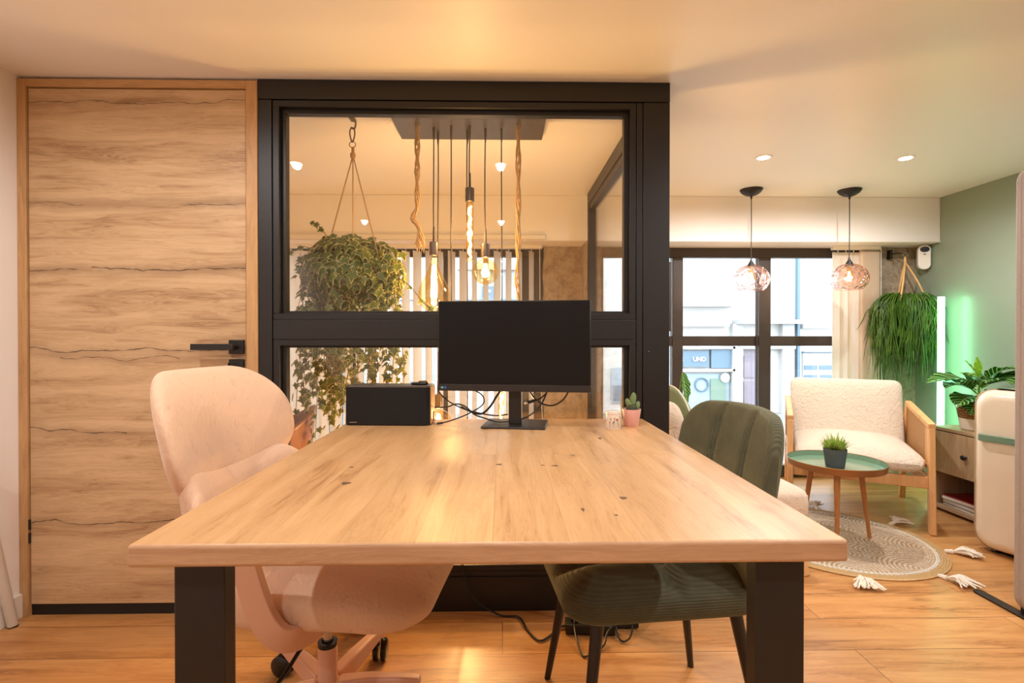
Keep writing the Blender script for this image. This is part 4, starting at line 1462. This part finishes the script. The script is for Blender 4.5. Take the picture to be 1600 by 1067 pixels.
# dome of leaves over and around the pot
for i in range(760):
    a = rr.uniform(0, 2 * PI)
    ph = math.acos(rr.uniform(-0.75, 1.0))
    k = rr.uniform(0.82, 1.08)
    bx = 0.215 * (1 + 0.14 * math.sin(3 * a + 1))
    k *= 0.92 + 0.22 * noise.noise(Vector((a * 1.3, ph * 2.0, 4.0)))
    p = Vector((ix - 0.01 + bx * math.sin(ph) * math.cos(a) * k, iy + 0.17 * math.sin(ph) * math.sin(a) * k, 1.36 + 0.17 * math.cos(ph) * k))
    nrm = Vector((math.sin(ph) * math.cos(a), math.sin(ph) * math.sin(a), math.cos(ph) * 0.8 + 0.2)) + Vector((rr.uniform(-.5, .5), rr.uniform(-.5, .5), rr.uniform(-.4, .4)))
    ivy_leaf(fo, p, nrm, (rr.uniform(-.5, .5), rr.uniform(-.5, .5), -1), rr.uniform(0.036, 0.068), rr)


def strand(x, y, z0, z1, dense=1.0, dx=0.0, s0=0.058):
    n = 14
    pts = []
    sw = rr.uniform(0, 6)
    for i in range(n + 1):
        u = i / n
        pts.append(Vector((x + dx * u + 0.014 * math.sin(u * 5 + sw), y + 0.012 * math.cos(u * 6 + sw), z0 + (z1 - z0) * u)))
    vi.tube(pts, 0.0014, 5)
    L = z0 - z1
    cnt = int(L / 0.026 * dense)
    for i in range(cnt):
        u = (i + rr.random() * 0.6) / cnt
        q = pts[min(n - 1, int(u * n))].lerp(pts[min(n, int(u * n) + 1)], u * n - int(u * n))
        a = rr.uniform(0, 2 * PI)
        d = Vector((math.cos(a), math.sin(a), 0))
        nr = Vector((math.cos(a) * .5 + rr.uniform(-.4, .4), -abs(math.sin(a)) - 0.25, rr.uniform(0.0, .7)))
        ivy_leaf(fo, q + d * rr.uniform(0.008, 0.028), nr, (d.x * .7, d.y * .3, -1), s0 * rr.uniform(0.55, 1.15) * (1 - 0.25 * u), rr)


for i in range(15):
    strand(ix - 0.205 + 0.15 * (i / 14) + rr.uniform(-.012, .012), iy + rr.uniform(-.09, .07), rr.uniform(1.36, 1.45), rr.uniform(0.60, 0.86) if i not in (2, 7) else 0.54, 1.0)
for i in range(8):
    strand(ix - 0.055 + rr.uniform(-.02, .04), iy + rr.uniform(-.10, .05), 1.30, rr.uniform(0.66, 1.0), 0.85)
for i in range(15):
    strand(ix + 0.01 + 0.205 * (i / 14) + rr.uniform(-.012, .012), iy + rr.uniform(-.09, .07), rr.uniform(1.36, 1.45), rr.uniform(0.72, 0.98), 1.05)
strand(ix - 0.24, iy, 1.40, 1.10, 0.5, -0.01)
strand(ix - 0.225, iy - 0.02, 1.44, 0.70, 0.5, -0.015)
# stray shoots
for pts in ([(ix - 0.02, iy, 1.47), (ix - 0.10, iy, 1.50), (ix - 0.15, iy, 1.56), (ix - 0.185, iy, 1.58)], [(ix + 0.14, iy - 0.05, 1.36), (ix + 0.25, iy - 0.06, 1.30), (ix + 0.33, iy - 0.07, 1.21), (ix + 0.36, iy - 0.08, 1.19)],
            [(ix - 0.15, iy, 1.43), (ix - 0.22, iy, 1.47), (ix - 0.29, iy, 1.44), (ix - 0.33, iy, 1.46)]):
    sp_ = smooth_pts(pts, 5)
    vi.tube(sp_, 0.0015, 5)
    for j, q in enumerate(sp_[3::3] + [sp_[-1]]):
        ivy_leaf(fo, q, (rr.uniform(-.4, .4), -1, rr.uniform(0, .6)), (rr.uniform(-1, 1), 0, -0.6), rr.uniform(.026, .042), rr)
vi.build('vine', M['vine'], iv)
fo.build('foliage', M['ivy'], iv, smooth=0)

# ================================================================== RHIPSALIS
rh = thing('hanging_plant', 'bushy green hanging plant with thin trailing stems in front of the stone pier', 'hanging plant', (2.905, 3.74, 1.70))
hx, hy = 2.905, 3.66
MB().box(hx - 0.030, hx - 0.012, 3.745, 3.790, 1.635, 1.705).build('wall_bracket', M['black_plastic'], rh, bevel=0.004)
MB().tube(smooth_pts([(hx - 0.02, 3.75, 1.672), (hx - 0.01, 3.70, 1.672), (hx + 0.005, 3.66, 1.66), (hx + 0.022, 3.65, 1.672), (hx + 0.016, 3.65, 1.698)], 5), 0.0045, 8).build('hook', M['black_plastic'], rh)
MB().tube([(hx + 0.005 + 0.020 * math.sin(a), hy - 0.01, 1.648 + 0.016 * math.cos(a)) for a in [2 * PI * i / 24 for i in range(24)]], 0.003, 8, closed=True).build('ring', M['chrome'], rh)
MB().ball((hx + 0.005, hy - 0.01, 1.61), (0.009, 0.009, 0.03), 10, 8).build('knot', M['rope'], rh)
pxx, pyy, pzz = 2.880, 3.60, 1.235
for (ex, ey) in ((-0.085, -0.05), (0.125, -0.03), (0.02, 0.11)):
    MB().tube(smooth_pts([(hx + 0.005, hy - 0.01, 1.60), (pxx + ex * 0.55, pyy + ey * .6, 1.45), (pxx + ex, pyy + ey, pzz + 0.07)], 4), 0.006, 6).build('hanger_cord', M['rope'], rh)
MB().lathe([(0.07, 0), (0.10, 0.09), (0.098, 0.10), (0.09, 0.09)], (pxx, pyy, pzz - 0.04), 28, cap1=False).build('pot', M['grey_pot'], rh)
st = MB()
rr = random.Random(5)
for i in range(560):
    a = rr.uniform(0, 2 * PI)
    ro = rr.uniform(0.02, 0.09)
    reach = rr.uniform(0.06, 0.195)
    asp = Vector((math.cos(a), math.sin(a) * 0.62, 0))
    top_ = pzz + rr.uniform(0.06, 0.14)
    L = rr.uniform(0.14, 0.46) * rr.choice((0.8, 1.0, 1.25)) * (1.0 if reach < .15 else .85)
    c0 = Vector((pxx, pyy, pzz + 0.05)) + asp * ro
    k1 = Vector((pxx, pyy, top_)) + asp * (ro + reach) * 0.55
    k2 = Vector((pxx, pyy, top_ - 0.07)) + asp * (ro + reach) * 0.95
    j1 = Vector((rr.uniform(-.035, .035), rr.uniform(-.02, .02), 0))
    k3 = k2 + Vector((0, 0, -L * 0.5)) + j1
    k4 = k2 + Vector((0, 0, -L)) + j1 * 2 + Vector((rr.uniform(-.02, .02), 0, 0))
    P_ = smooth_pts([c0, k1, k2, k3, k4], 3)
    for q in P_:
        q.y = max(3.485, min(q.y, 3.765))
    st.tube(P_, [0.0026] * (len(P_) - 2) + [0.002, 0.001], 4, cap=False)
    if rr.random() < 0.5:
        e_ = k3 + Vector((rr.uniform(-.04, .04), rr.uniform(-.02, .02), -rr.uniform(.05, .14)))
        e_.y = min(e_.y, 3.765)
        st.tube([k3, e_], [0.0022, 0.001], 4, cap=False)
st.build('trailing_stems', M['rhipsalis'], rh, smooth=80)

# ================================================================== LED TUBE, SENSOR CAMERA
ld = thing('light_tube', 'tall green LED light bar standing in the corner behind the cabinet', 'floor lamp', (3.012, 3.462, 0))
MB().lathe([(0.05, 0), (0.05, 0.012), (0.012, 0.014)], seg=28).build('base', M['alu'], ld, world=False)
MB().box(-0.010, 0.011, -0.010, 0.010, 0.012, 1.338).build('profile', M['alu'], ld, world=False)
MB().box(-0.0165, -0.0103, -0.0125, 0.009, 0.03, 1.334).build('light_strip', M['led'], ld, world=False)
MB().box(0.0113, 0.0165, -0.0125, 0.009, 0.03, 1.334).build('light_strip', M['led'], ld, world=False)
MB().box(-0.0100, 0.0108, -0.0135, -0.0103, 0.03, 1.334).build('light_strip', M['led'], ld, world=False)

sc_ = thing('security_camera', 'white rounded security sensor mounted high in the corner by the green wall', 'camera', (3.055, 3.66, 1.635), R(-25))
mbx = MB().prism([(p[0], p[1]) for p in rrect(0.038, 0.088, 0.034, 8)], -0.022, 0.02, 'Y')
mbx.build('housing', M['white_plastic'], sc_, bevel=0.006, seg=3, world=False)
MB().prism([(0.028 * math.cos(a), 0.055 + 0.020 * math.sin(a)) for a in [2 * PI * i / 28 for i in range(28)]], -0.0255, -0.0215, 'Y').build('lens_cover', M['black_gloss'], sc_, world=False)
MB().prism([(0.009 * math.cos(a), 0.020 + 0.0035 * math.sin(a)) for a in [2 * PI * i / 14 for i in range(14)]], -0.0235, -0.0215, 'Y').build('indicator', M['black_plastic'], sc_, world=False)

# ================================================================== CABINET AND ITS THINGS
cb = thing('cabinet', 'low grey-oak side cabinet with one drawer and an open shelf, against the green wall', 'cabinet', (2.87, 2.91, 0))
CX0, CX1, CY0, CY1, CZ = 2.665, 3.085, 2.690, 3.140, 0.512
MB().box(CX0 - 0.004, CX1, CY0, CY1, CZ - 0.018, CZ).build('top_panel', M['cab_wood_h'], cb, bevel=0.001)
for y0, y1 in ((CY0, CY0 + 0.018), (CY1 - 0.018, CY1)):
    MB().box(CX0, CX1, y0, y1, 0.0, CZ - 0.018).build('side_panel', M['cab_wood'], cb, bevel=0.001)
MB().box(CX1 - 0.012, CX1, CY0 + 0.018, CY1 - 0.018, 0.03, CZ - 0.018).build('back_panel', M['cab_wood'], cb)
MB().box(CX0, CX1 - 0.012, CY0 + 0.018, CY1 - 0.018, 0.018, 0.036).box(CX0 + 0.02, CX1 - 0.012, CY0 + 0.018, CY1 - 0.018, 0.236, 0.250).build('shelf', M['cab_wood_h'], cb)
dr = MB().box(CX0 - 0.002, CX0 + 0.016, CY0 + 0.004, CY1 - 0.004, 0.240, 0.488).build('drawer', M['cab_wood'], cb, bevel=0.001)
MB().tube([(CX0 - 0.002, 2.885, 0.365), (CX0 - 0.016, 2.885, 0.365)], 0.006, 12).ball((CX0 - 0.022, 2.885, 0.365), (0.009, 0.019, 0.015), 16, 10).build('knob', M['black_plastic'], dr)
mags = [(0.010, 'white'), (0.007, 'grey'), (0.009, 'white'), (0.006, 'white'), (0.008, 'grey'), (0.009, 'white'), (0.007, 'white'), (0.008, 'red')]
zc_ = 0.036
names = ['bottom', 'second from the bottom', 'third from the bottom', 'fourth from the bottom', 'fourth from the top', 'third from the top', 'second from the top', 'top']
M['mag_grey'] = plain('magazine_spine_grey', (150, 130, 128), 0.5)
for i, (th_, kd) in enumerate(mags):
    o = thing('magazine', ('magazine with a dark red cover on top of the stack in the cabinet' if kd == 'red' else
                           '%s magazine, %s of the stack in the open cabinet shelf' % ('white spined' if kd == 'white' else 'grey spined', names[i])),
              'magazine', (CX0 + 0.145, 2.935, zc_), R(rr.uniform(-5, 5)), group='magazines in the cabinet')
    MB().box(-0.105, 0.105, -0.15, 0.15, 0.0007, th_ - 0.0007).build('pages', M['paper'], o, world=False)
    cm_ = {'white': M['white_plastic'], 'grey': M['mag_grey'], 'red': M['red_cover']}[kd]
    MB().box(-0.107, 0.106, -0.151, 0.151, th_ - 0.0007, th_ - 0.0001).box(-0.107, 0.106, -0.151, 0.151, 0.0, 0.0006).box(-0.1075, -0.1051, -0.151, 0.151, 0.0, th_ - 0.0001).build('cover', cm_, o, world=False)
    zc_ += th_

zp = thing('zebra_plant', 'leafy plant with white-veined dark leaves in a two-tone woven basket on the cabinet', 'potted plant', (2.805, 2.965, CZ))
MB().lathe([(0.072, 0.0), (0.080, 0.004), (0.090, 0.068)], seg=48, cap1=False).build('white_band', M['cotton'], zp, world=False)
MB().lathe([(0.090, 0.068), (0.104, 0.150), (0.106, 0.154), (0.101, 0.155), (0.098, 0.135)], seg=48, cap0=False, cap1=False).build('woven_band', M['seagrass'], zp, world=False)
MB().lathe([(0.001, 0.135), (0.099, 0.134)], seg=24).build('soil', M['soil'], zp, world=False)


def bigleaf(mb, base_, d, L, W, droop, tilt=0.0, n=10, m=6):
    base_, d = Vector(base_), Vector(d).normalized()
    side = d.cross(Vector((0, 0, 1))).normalized()
    side = Matrix.Rotation(tilt, 3, d) @ side
    vs, uv, fs = [], [], []
    p, dd = base_.copy(), d.copy()
    for i in range(n + 1):
        u = i / n
        w_ = W * (math.sin(PI * min(1, u * 1.02)) ** 0.75) * (1.12 - 0.35 * u) if 0 < i < n else 0.0015
        up = side.cross(dd).normalized()
        for j in range(m + 1):
            a = -1 + 2 * j / m
            vs.append(p + side * a * w_ + up * (abs(a) * w_ * 0.32 + 0.006 * math.sin(u * 40 + a * 2) * abs(a)))
            uv.append((a, u))
        dd = (dd + Vector((0, 0, -droop / n))).normalized()
        p = p + dd * (L / n)
    for i in range(n):
        for j in range(m):
            q = i * (m + 1) + j
            fs.append((q, q + 1, q + m + 2, q + m + 1))
    mb.add(vs, fs, uv=uv)


lfm, stm, nw = MB(), MB(), MB()
for (a, el, L, W, z_, dr_) in ((175, 20, 0.25, 0.062, 0.30, 0.7), (235, 42, 0.20, 0.072, 0.28, 1.1), (265, 30, 0.19, 0.070, 0.30, 0.9), (300, 28, 0.25, 0.065, 0.30, 0.8), (335, 25, 0.27, 0.062, 0.29, 0.8),
                         (200, 5, 0.17, 0.058, 0.22, 0.9), (250, 5, 0.16, 0.055, 0.20, 0.9), (30, 30, 0.22, 0.06, 0.30, .8), (100, 25, 0.22, 0.06, 0.28, .8), (140, 28, 0.2, 0.055, 0.27, .8), (310, 0, 0.15, 0.05, 0.2, .6), (215, -5, 0.13, 0.05, 0.18, .8), (275, 10, 0.17, 0.06, 0.24, .9), (190, 30, 0.2, 0.06, 0.26, .9), (320, 40, 0.2, 0.06, 0.3, 1.0), (285, 55, .17, .055, .32, 1.2)):
    ca_, sa_, ce, se = math.cos(R(a)), math.sin(R(a)), math.cos(R(el)), math.sin(R(el))
    b0 = Vector((0.012 * ca_, 0.012 * sa_, z_ - 0.045))
    b1 = b0 + Vector((ca_ * 0.035, sa_ * 0.035, 0.025))
    stm.tube([b0, b1], [0.004, 0.0028], 6)
    bigleaf(lfm, b1, (ca_ * ce, sa_ * ce, se), L, W * 1.3, dr_, R(rnd.uniform(-15, 15)))
stm.tube([(0, 0, 0.13), (0.004, 0, 0.22), (0, 0, 0.33)], [0.007, 0.006, 0.004], 8)
for (a, el, L) in ((150, 62, 0.11), (215, 78, 0.12), (170, 20, 0.10)):
    bigleaf(nw, (0, 0, 0.315), (math.cos(R(a)) * math.cos(R(el)), math.sin(R(a)) * math.cos(R(el)), math.sin(R(el))), L, 0.020, 0.3)
lfm.build('striped_leaves', M['zebra'], zp, world=False, smooth=60)
stm.build('stem', M['new_leaf'], zp, world=False)
nw.build('young_leaves', M['new_leaf'], zp, world=False)

# leaf plant behind the lounge chair
lp = thing('potted_plant', 'plant with a long upright striped leaf behind the beige lounge chair', 'potted plant', (1.12, 3.36, 0))
MB().lathe([(0.085, 0), (0.11, 0.19), (0.104, 0.19), (0.1, 0.17)], seg=32, cap1=False).build('pot', M['white_pot'], lp, world=False)
MB().lathe([(0.001, 0.17), (0.1, 0.168)], seg=20).build('soil', M['soil'], lp, world=False)
sm, lm = MB(), MB()
for (tx, ty, tz, L, el, a) in ((0.07, 0, 0.83, 0.22, -80, 10), (-0.10, 0.05, 0.66, 0.2, 30, 160), (-0.04, -0.10, 0.58, 0.2, 20, 260), (0.05, 0.08, 0.55, .2, 20, 60)):
    sm.tube(smooth_pts([(0, 0, 0.16), (tx * .3, ty * .3, tz * .6), (tx, ty, tz)], 5), 0.0035, 6)
    bigleaf(lm, (tx, ty, tz), (math.cos(R(a)) * math.cos(R(el)), math.sin(R(a)) * math.cos(R(el)), math.sin(R(el))), L, 0.042, 0.2, R(70 if el < 0 else 0))
sm.build('stem', M['new_leaf'], lp, world=False)
lm.build('striped_leaves', M['zebra'], lp, world=False, smooth=60)

# ================================================================== FRIDGE
fg = thing('mini_fridge', 'cream retro mini fridge with rounded edges and a sage green handle', 'fridge', (2.612, 2.385, 0), R(180 + 21.3))
FW, FD, FH = 0.225, 0.20, 0.795


def fridge_body(x0, x1, inset=0.0, name='body', mat=None, rtop=0.085):
    """rounded box: section in (y,z) with large corner radii, rounded towards the front"""
    mb = MB()
    secs = []
    n = 8
    for i in range(n + 1):
        a = PI / 2 * i / n
        secs.append((x1 - 0.075 + 0.075 * math.sin(a), 0.055 * (1 - math.cos(a))))
    secs = [(x0, 0.0), (x0 + (x1 - x0) * 0.5, 0.0)] + secs
    rings = []
    for x, ins in secs:
        hy, hz = FW - inset - ins, FH / 2 - inset - ins
        r_ = max(0.03, rtop - ins * 0.6)
        rings.append([(x, p[0], 0.012 + FH / 2 + p[1]) for p in rrect(hy, hz, r_, 8)])
    m_ = len(rings[0])
    vs = [p for r_ in rings for p in r_]
    fs = []
    for i in range(len(rings) - 1):
        for k in range(m_):
            fs.append((i * m_ + k, (i + 1) * m_ + k, (i + 1) * m_ + (k + 1) % m_, i * m_ + (k + 1) % m_))
    fs.append(tuple(range(m_)))
    fs.append(tuple(reversed(range(len(vs) - m_, len(vs)))))
    mb.add(vs, fs)
    return mb.build(name, mat, fg, world=False, smooth=50)


fridge_body(-FD, 0.115, 0.004, 'body', M['cream_enamel'])
dd_ = fridge_body(0.118, FD, 0.0, 'door', M['cream_enamel'])
MB().prism(rrect(FW - 0.004, FH / 2 - 0.004, 0.082, 6), 0.114, 0.122, 'X', xf=Matrix.Translation((0, 0, 0.012 + FH / 2))).build('door_seal', M['mag_grey'], fg, world=False)
hb = MB()
hb.prism([(0.205, -0.182), (0.222, -0.182), (0.228, -0.172), (0.228, 0.06), (0.205, 0.085), (0.199, 0.085), (0.199, 0.06), (0.216, 0.05), (0.216, -0.168), (0.199, -0.172)], 0.553, 0.586, 'Z')
hb.build('handle', M['sage_metal'], dd_, bevel=0.003, world=False)
for (x, y) in ((-0.15, -0.16), (-0.15, 0.16), (0.13, -0.15), (0.13, 0.15)):
    MB().lathe([(0.018, 0), (0.018, 0.045)], (x, y, 0), 16).build('foot', M['black_plastic'], fg, world=False)

# ================================================================== FELT DIVIDER
dv = thing('room_divider', 'grey felt freestanding divider screen with a flat black foot beside the fridge', 'divider', (2.42, 1.90, 0))
MB().prism([(p[0] + 2.46, p[1] + 0.862) for p in rrect(0.50, 0.845, 0.060, 8)], 1.885, 1.925, 'Y').build('felt_panel', M['felt'], dv, bevel=0.008, seg=3)
MB().tube([(p[0] + 2.46, 1.905, p[1] + 0.862) for p in rrect(0.499, 0.844, 0.060, 8)], 0.005, 6, closed=True).build('edge_piping', M['felt'], dv)
for fx in (1.975, 2.90):
    MB().prism([(fx + p[0], 1.905 + p[1]) for p in rrect(0.020, 0.19, 0.018, 5)], 0.0, 0.009, 'Z').build('foot', M['black_metal'], dv, bevel=0.002)
MB().box(1.985, 2.02, 1.89, 1.92, 0.009, 0.05).box(2.86, 2.89, 1.89, 1.92, 0.009, 0.05).build('bracket', M['black_metal'], dv, bevel=0.002)

# ================================================================== LEANING POLE
po = thing('pole', 'white metal pole leaning against the wall beside the oak door', 'pole', (-1.795, 1.905, 0.0))
MB().tube([(0.0, 0.0, 0.004), (-0.012, -0.20, 1.05)], 0.0165, 20).build('tube', M['pole_white'], po, world=False)
MB().tube([(0.0, 0.0, 0.0), (0.0, 0.0, 0.006)], 0.0168, 20).build('end_cap', M['black_plastic'], po, world=False)

# ================================================================== POWER STRIP AND FLOOR CABLES
ps = thing('power_strip', 'black multi-socket power strip on the floor behind the green chair', 'power strip', (0.315, 1.835, 0), R(-4))
MB().box(-0.088, 0.088, -0.028, 0.028, 0.0, 0.036).build('socket_block', M['black_plastic'], ps, bevel=0.004, world=False)
for q in range(3):
    MB().lathe([(0.017, 0.0), (0.017, 0.002), (0.014, 0.001)], (-0.052 + 0.052 * q, 0, 0.036), 20).build('outlet', M['black_gloss'], ps, world=False)
ad = thing('power_adapter', 'small black power adapter lying behind the power strip', 'power adapter', (0.425, 1.915, 0))
MB().box(-0.045, 0.045, -0.022, 0.022, 0.0, 0.030).build('adapter_case', M['black_plastic'], ad, bevel=0.004, world=False)
cable('power_cable', 'black cable hanging behind the desk and snaking along the floor to the power strip',
      [(-0.16, 1.952, 0.70), (-0.165, 1.953, 0.35), (-0.13, 1.945, 0.10), (-0.02, 1.935, 0.012), (0.06, 1.92, 0.008), (0.09, 1.84, 0.006), (0.125, 1.775, 0.006), (0.16, 1.79, 0.006), (0.21, 1.85, 0.008), (0.25, 1.84, 0.02)], 0.0038)
cable('power_cable', 'black cable with a sharp loop on the floor in front of the power strip',
      [(0.27, 1.885, 0.040), (0.255, 1.80, 0.03), (0.262, 1.70, 0.006), (0.285, 1.685, 0.006), (0.345, 1.735, 0.008), (0.37, 1.78, 0.030), (0.42, 1.80, 0.055), (0.455, 1.785, 0.05), (0.44, 1.76, 0.018), (0.41, 1.765, 0.008), (0.40, 1.80, 0.04)], 0.0034)

# ================================================================== WOODEN CHAIR IN THE BOOTH
bc = thing('wooden_chair', 'wooden chair inside the booth, its curved walnut back showing below the ivy', 'chair', (-1.115, 2.36, 0), R(20))
M['walnut'] = wood('walnut_ply', lin(156, 98, 52), lin(132, 80, 40), lin(96, 56, 28), 'Z', 2.0, rough=0.35)
vs, fs = [], []
n, m_ = 18, 10
for i in range(n + 1):
    a = R(-75 + 150 * i / n)
    for j in range(m_ + 1):
        v = j / m_
        hgt = 0.52 + (0.22 - 0.13 * abs(a / R(75)) ** 1.5) * v
        r_ = 0.235 + 0.03 * v
        vs.append((r_ * math.cos(a) - 0.02, r_ * math.sin(a), hgt))
for i in range(n):
    for j in range(m_):
        q = i * (m_ + 1) + j
        fs.append((q, q + m_ + 1, q + m_ + 2, q + 1))
MB().add(vs, fs).build('backrest', M['walnut'], bc, world=False, smooth=60, solid=0.014)
MB().pillow(0.22, 0.22, 0.03, 0.12, 3, 16, lambda t, u, v: (u, v, 0.44 + t)).build('seat', M['walnut'], bc, world=False, smooth=70)
for (x, y) in ((0.17, 0.17), (0.17, -0.17), (-0.17, 0.17), (-0.17, -0.17)):
    MB().tube([(x * .8, y * .8, 0.42), (x * 1.15, y * 1.15, 0)], [0.015, 0.010], 12).build('leg', M['walnut'], bc, world=False)
for y in (0.12, -0.12):
    MB().tube([(0.19, y, 0.45), (0.205, y, 0.56)], 0.009, 8).build('back_support', M['walnut'], bc, world=False)

# ================================================================== STREET
SYY = 11.0
GZ = -0.60
struct(MB().box(-14, 20, 4.1, SYY + 0.2, GZ - 0.1, GZ), 'road', M['asphalt'], smooth=0)
struct(MB().box(XL - 0.2, XR + 0.1, 3.88, 4.1, -0.62, -0.001), 'outer_step', M['facade_trim'], smooth=0)
bd = thing('building', 'pale building across the street with shop sign, mauve door and blue-grey windows', 'building', (0, SYY, GZ))
MB().box(-14, 20, SYY, SYY + 3, GZ, 9.0).build('facade_wall', M['facade'], bd, smooth=0)


def sx(px):
    return (px - 785) / 800.0 * SYY + 0.0187 * SYY * 1.0


def sz(py):
    return CAM_H - (py - 525) / 800.0 * SYY


def fbox(name, mat, x0, x1, y0, y1, out, parent=bd, depth=0.0):
    return MB().box(sx(x0), sx(x1), SYY - out, SYY - depth, sz(y1), sz(y0)).build(name, mat, parent, smooth=0)


dd1 = fbox('door', M['street_door'], 1145, 1172, 545, 646, 0.03)
fbox('door_panel', M['street_door_panel'], 1149, 1169, 556, 590, 0.06, dd1, 0.03)
fbox('door_panel', M['street_door_panel'], 1149, 1169, 596, 640, 0.06, dd1, 0.03)
fbox('door_jamb', M['copper'], 1173, 1182, 550, 646, 0.06)
fbox('door_lintel', M['facade_trim'], 1132, 1232, 500, 506, 0.35)
fbox('door_lintel', M['facade_trim'], 1138, 1226, 538, 545, 0.18)
fbox('pilaster', M['facade_trim'], 1128, 1144, 506, 660, 0.16)
fbox('pilaster', M['facade_trim'], 1206, 1224, 506, 660, 0.16)
fbox('drain_pipe', M['shop_blue'], 1232, 1236, 380, 600, 0.10)
fbox('cornice', M['facade_trim'], 1040, 1128, 476, 480, 0.4)
fbox('cornice', M['facade_trim'], 1040, 1120, 505, 510, 0.25)
s1 = fbox('shop_sign', M['shop_blue'], 1036, 1092, 548, 573, 0.10)
fbox('shop_sign', M['shop_blue'], 1096, 1129, 546, 575, 0.10)
fbox('sign_frame', M['sign_white'], 1034, 1132, 541, 545, 0.16)
fbox('sign_frame', M['sign_white'], 1034, 1132, 576, 580, 0.16)
for txt, x0 in (('C', 1045), ('UND', 1066.5)):
    cu_ = bpy.data.curves.new('sign_letters', 'FONT')
    cu_.body = txt
    cu_.size = 0.125
    cu_.extrude = 0.008
    cu_.offset = 0.003
    cu_.space_character = 1.02
    o = bpy.data.objects.new('sign_letters', cu_)
    me_ = bpy.data.meshes.new_from_object(o)
    bpy.data.objects.remove(o)
    o = bpy.data.objects.new('sign_letters', me_)
    C.objects.link(o)
    if not me_.materials:
        me_.materials.append(M['sign_white'])
    o.parent = s1
    ORG[o.name] = ORG[bd.name]
    o.location = Vector((sx(x0), SYY - 0.115, sz(564))) - ORG[bd.name]
    o.rotation_euler = (R(90), 0, 0)
sw_ = fbox('shop_window', M['shop_glass'], 1040, 1126, 584, 660, 0.04)
fbox('window_display', M['shop_green'], 1096, 1120, 592, 660, 0.07, sw_, 0.04)
MB().tube([(sx(1082) + 0.14 * math.cos(a), SYY - 0.07, sz(601) + 0.14 * math.sin(a)) for a in [2 * PI * i / 28 for i in range(28)]], 0.018, 6, closed=True).build('round_emblem', M['shop_blue'], sw_)
MB().lathe([(0.10, 0), (0.10, 0.02)], seg=24, xf=Matrix.Translation((sx(1118), SYY - 0.08, sz(590))) @ Matrix.Rotation(R(90), 4, 'X')).build('round_disc', M['sign_white'], sw_)
fw = fbox('window', M['sign_white'], 1243, 1290, 552, 602, 0.05)
for (a, b_, c_, d_) in ((1244, 1265, 571, 578), (1268, 1289, 571, 578), (1244, 1265, 586, 592), (1270, 1289, 586, 592)):
    fbox('pane', M['shop_blue'], a, b_, c_, d_, 0.07, fw, 0.05)
fbox('window_sill', M['facade_trim'], 1240, 1293, 506, 513, 0.12)
fbox('window_sill', M['shop_blue'], 1242, 1291, 549.5, 550.8, 0.12)
# windows seen through the booth
for (a, b_, c_, d_) in ((505, 560, 430, 640), (620, 665, 540, 650), (655, 692, 468, 520), (735, 800, 425, 470), (860, 900, 470, 640), (940, 985, 575, 630), (400, 440, 450, 650), (270, 340, 440, 650)):
    fw = fbox('window', M['shop_glass'], a, b_, c_, d_, 0.04)
    fbox('glazing_bar', M['sign_white'], (a + b_) / 2 - 1.5, (a + b_) / 2 + 1.5, c_, d_, 0.06, fw, 0.04)
    fbox('pane', M['shop_blue'], a + 3, (a + b_) / 2 - 3, (c_ + d_) / 2, d_ - 4, 0.055, fw, 0.04)
fbox('cornice', M['facade_trim'], 200, 900, 505, 511, 0.3)
fbox('cornice', M['shop_blue'], 560, 850, 468, 470, 0.1)
fbox('cornice', M['facade_trim'], 700, 860, 420, 423, 0.2)
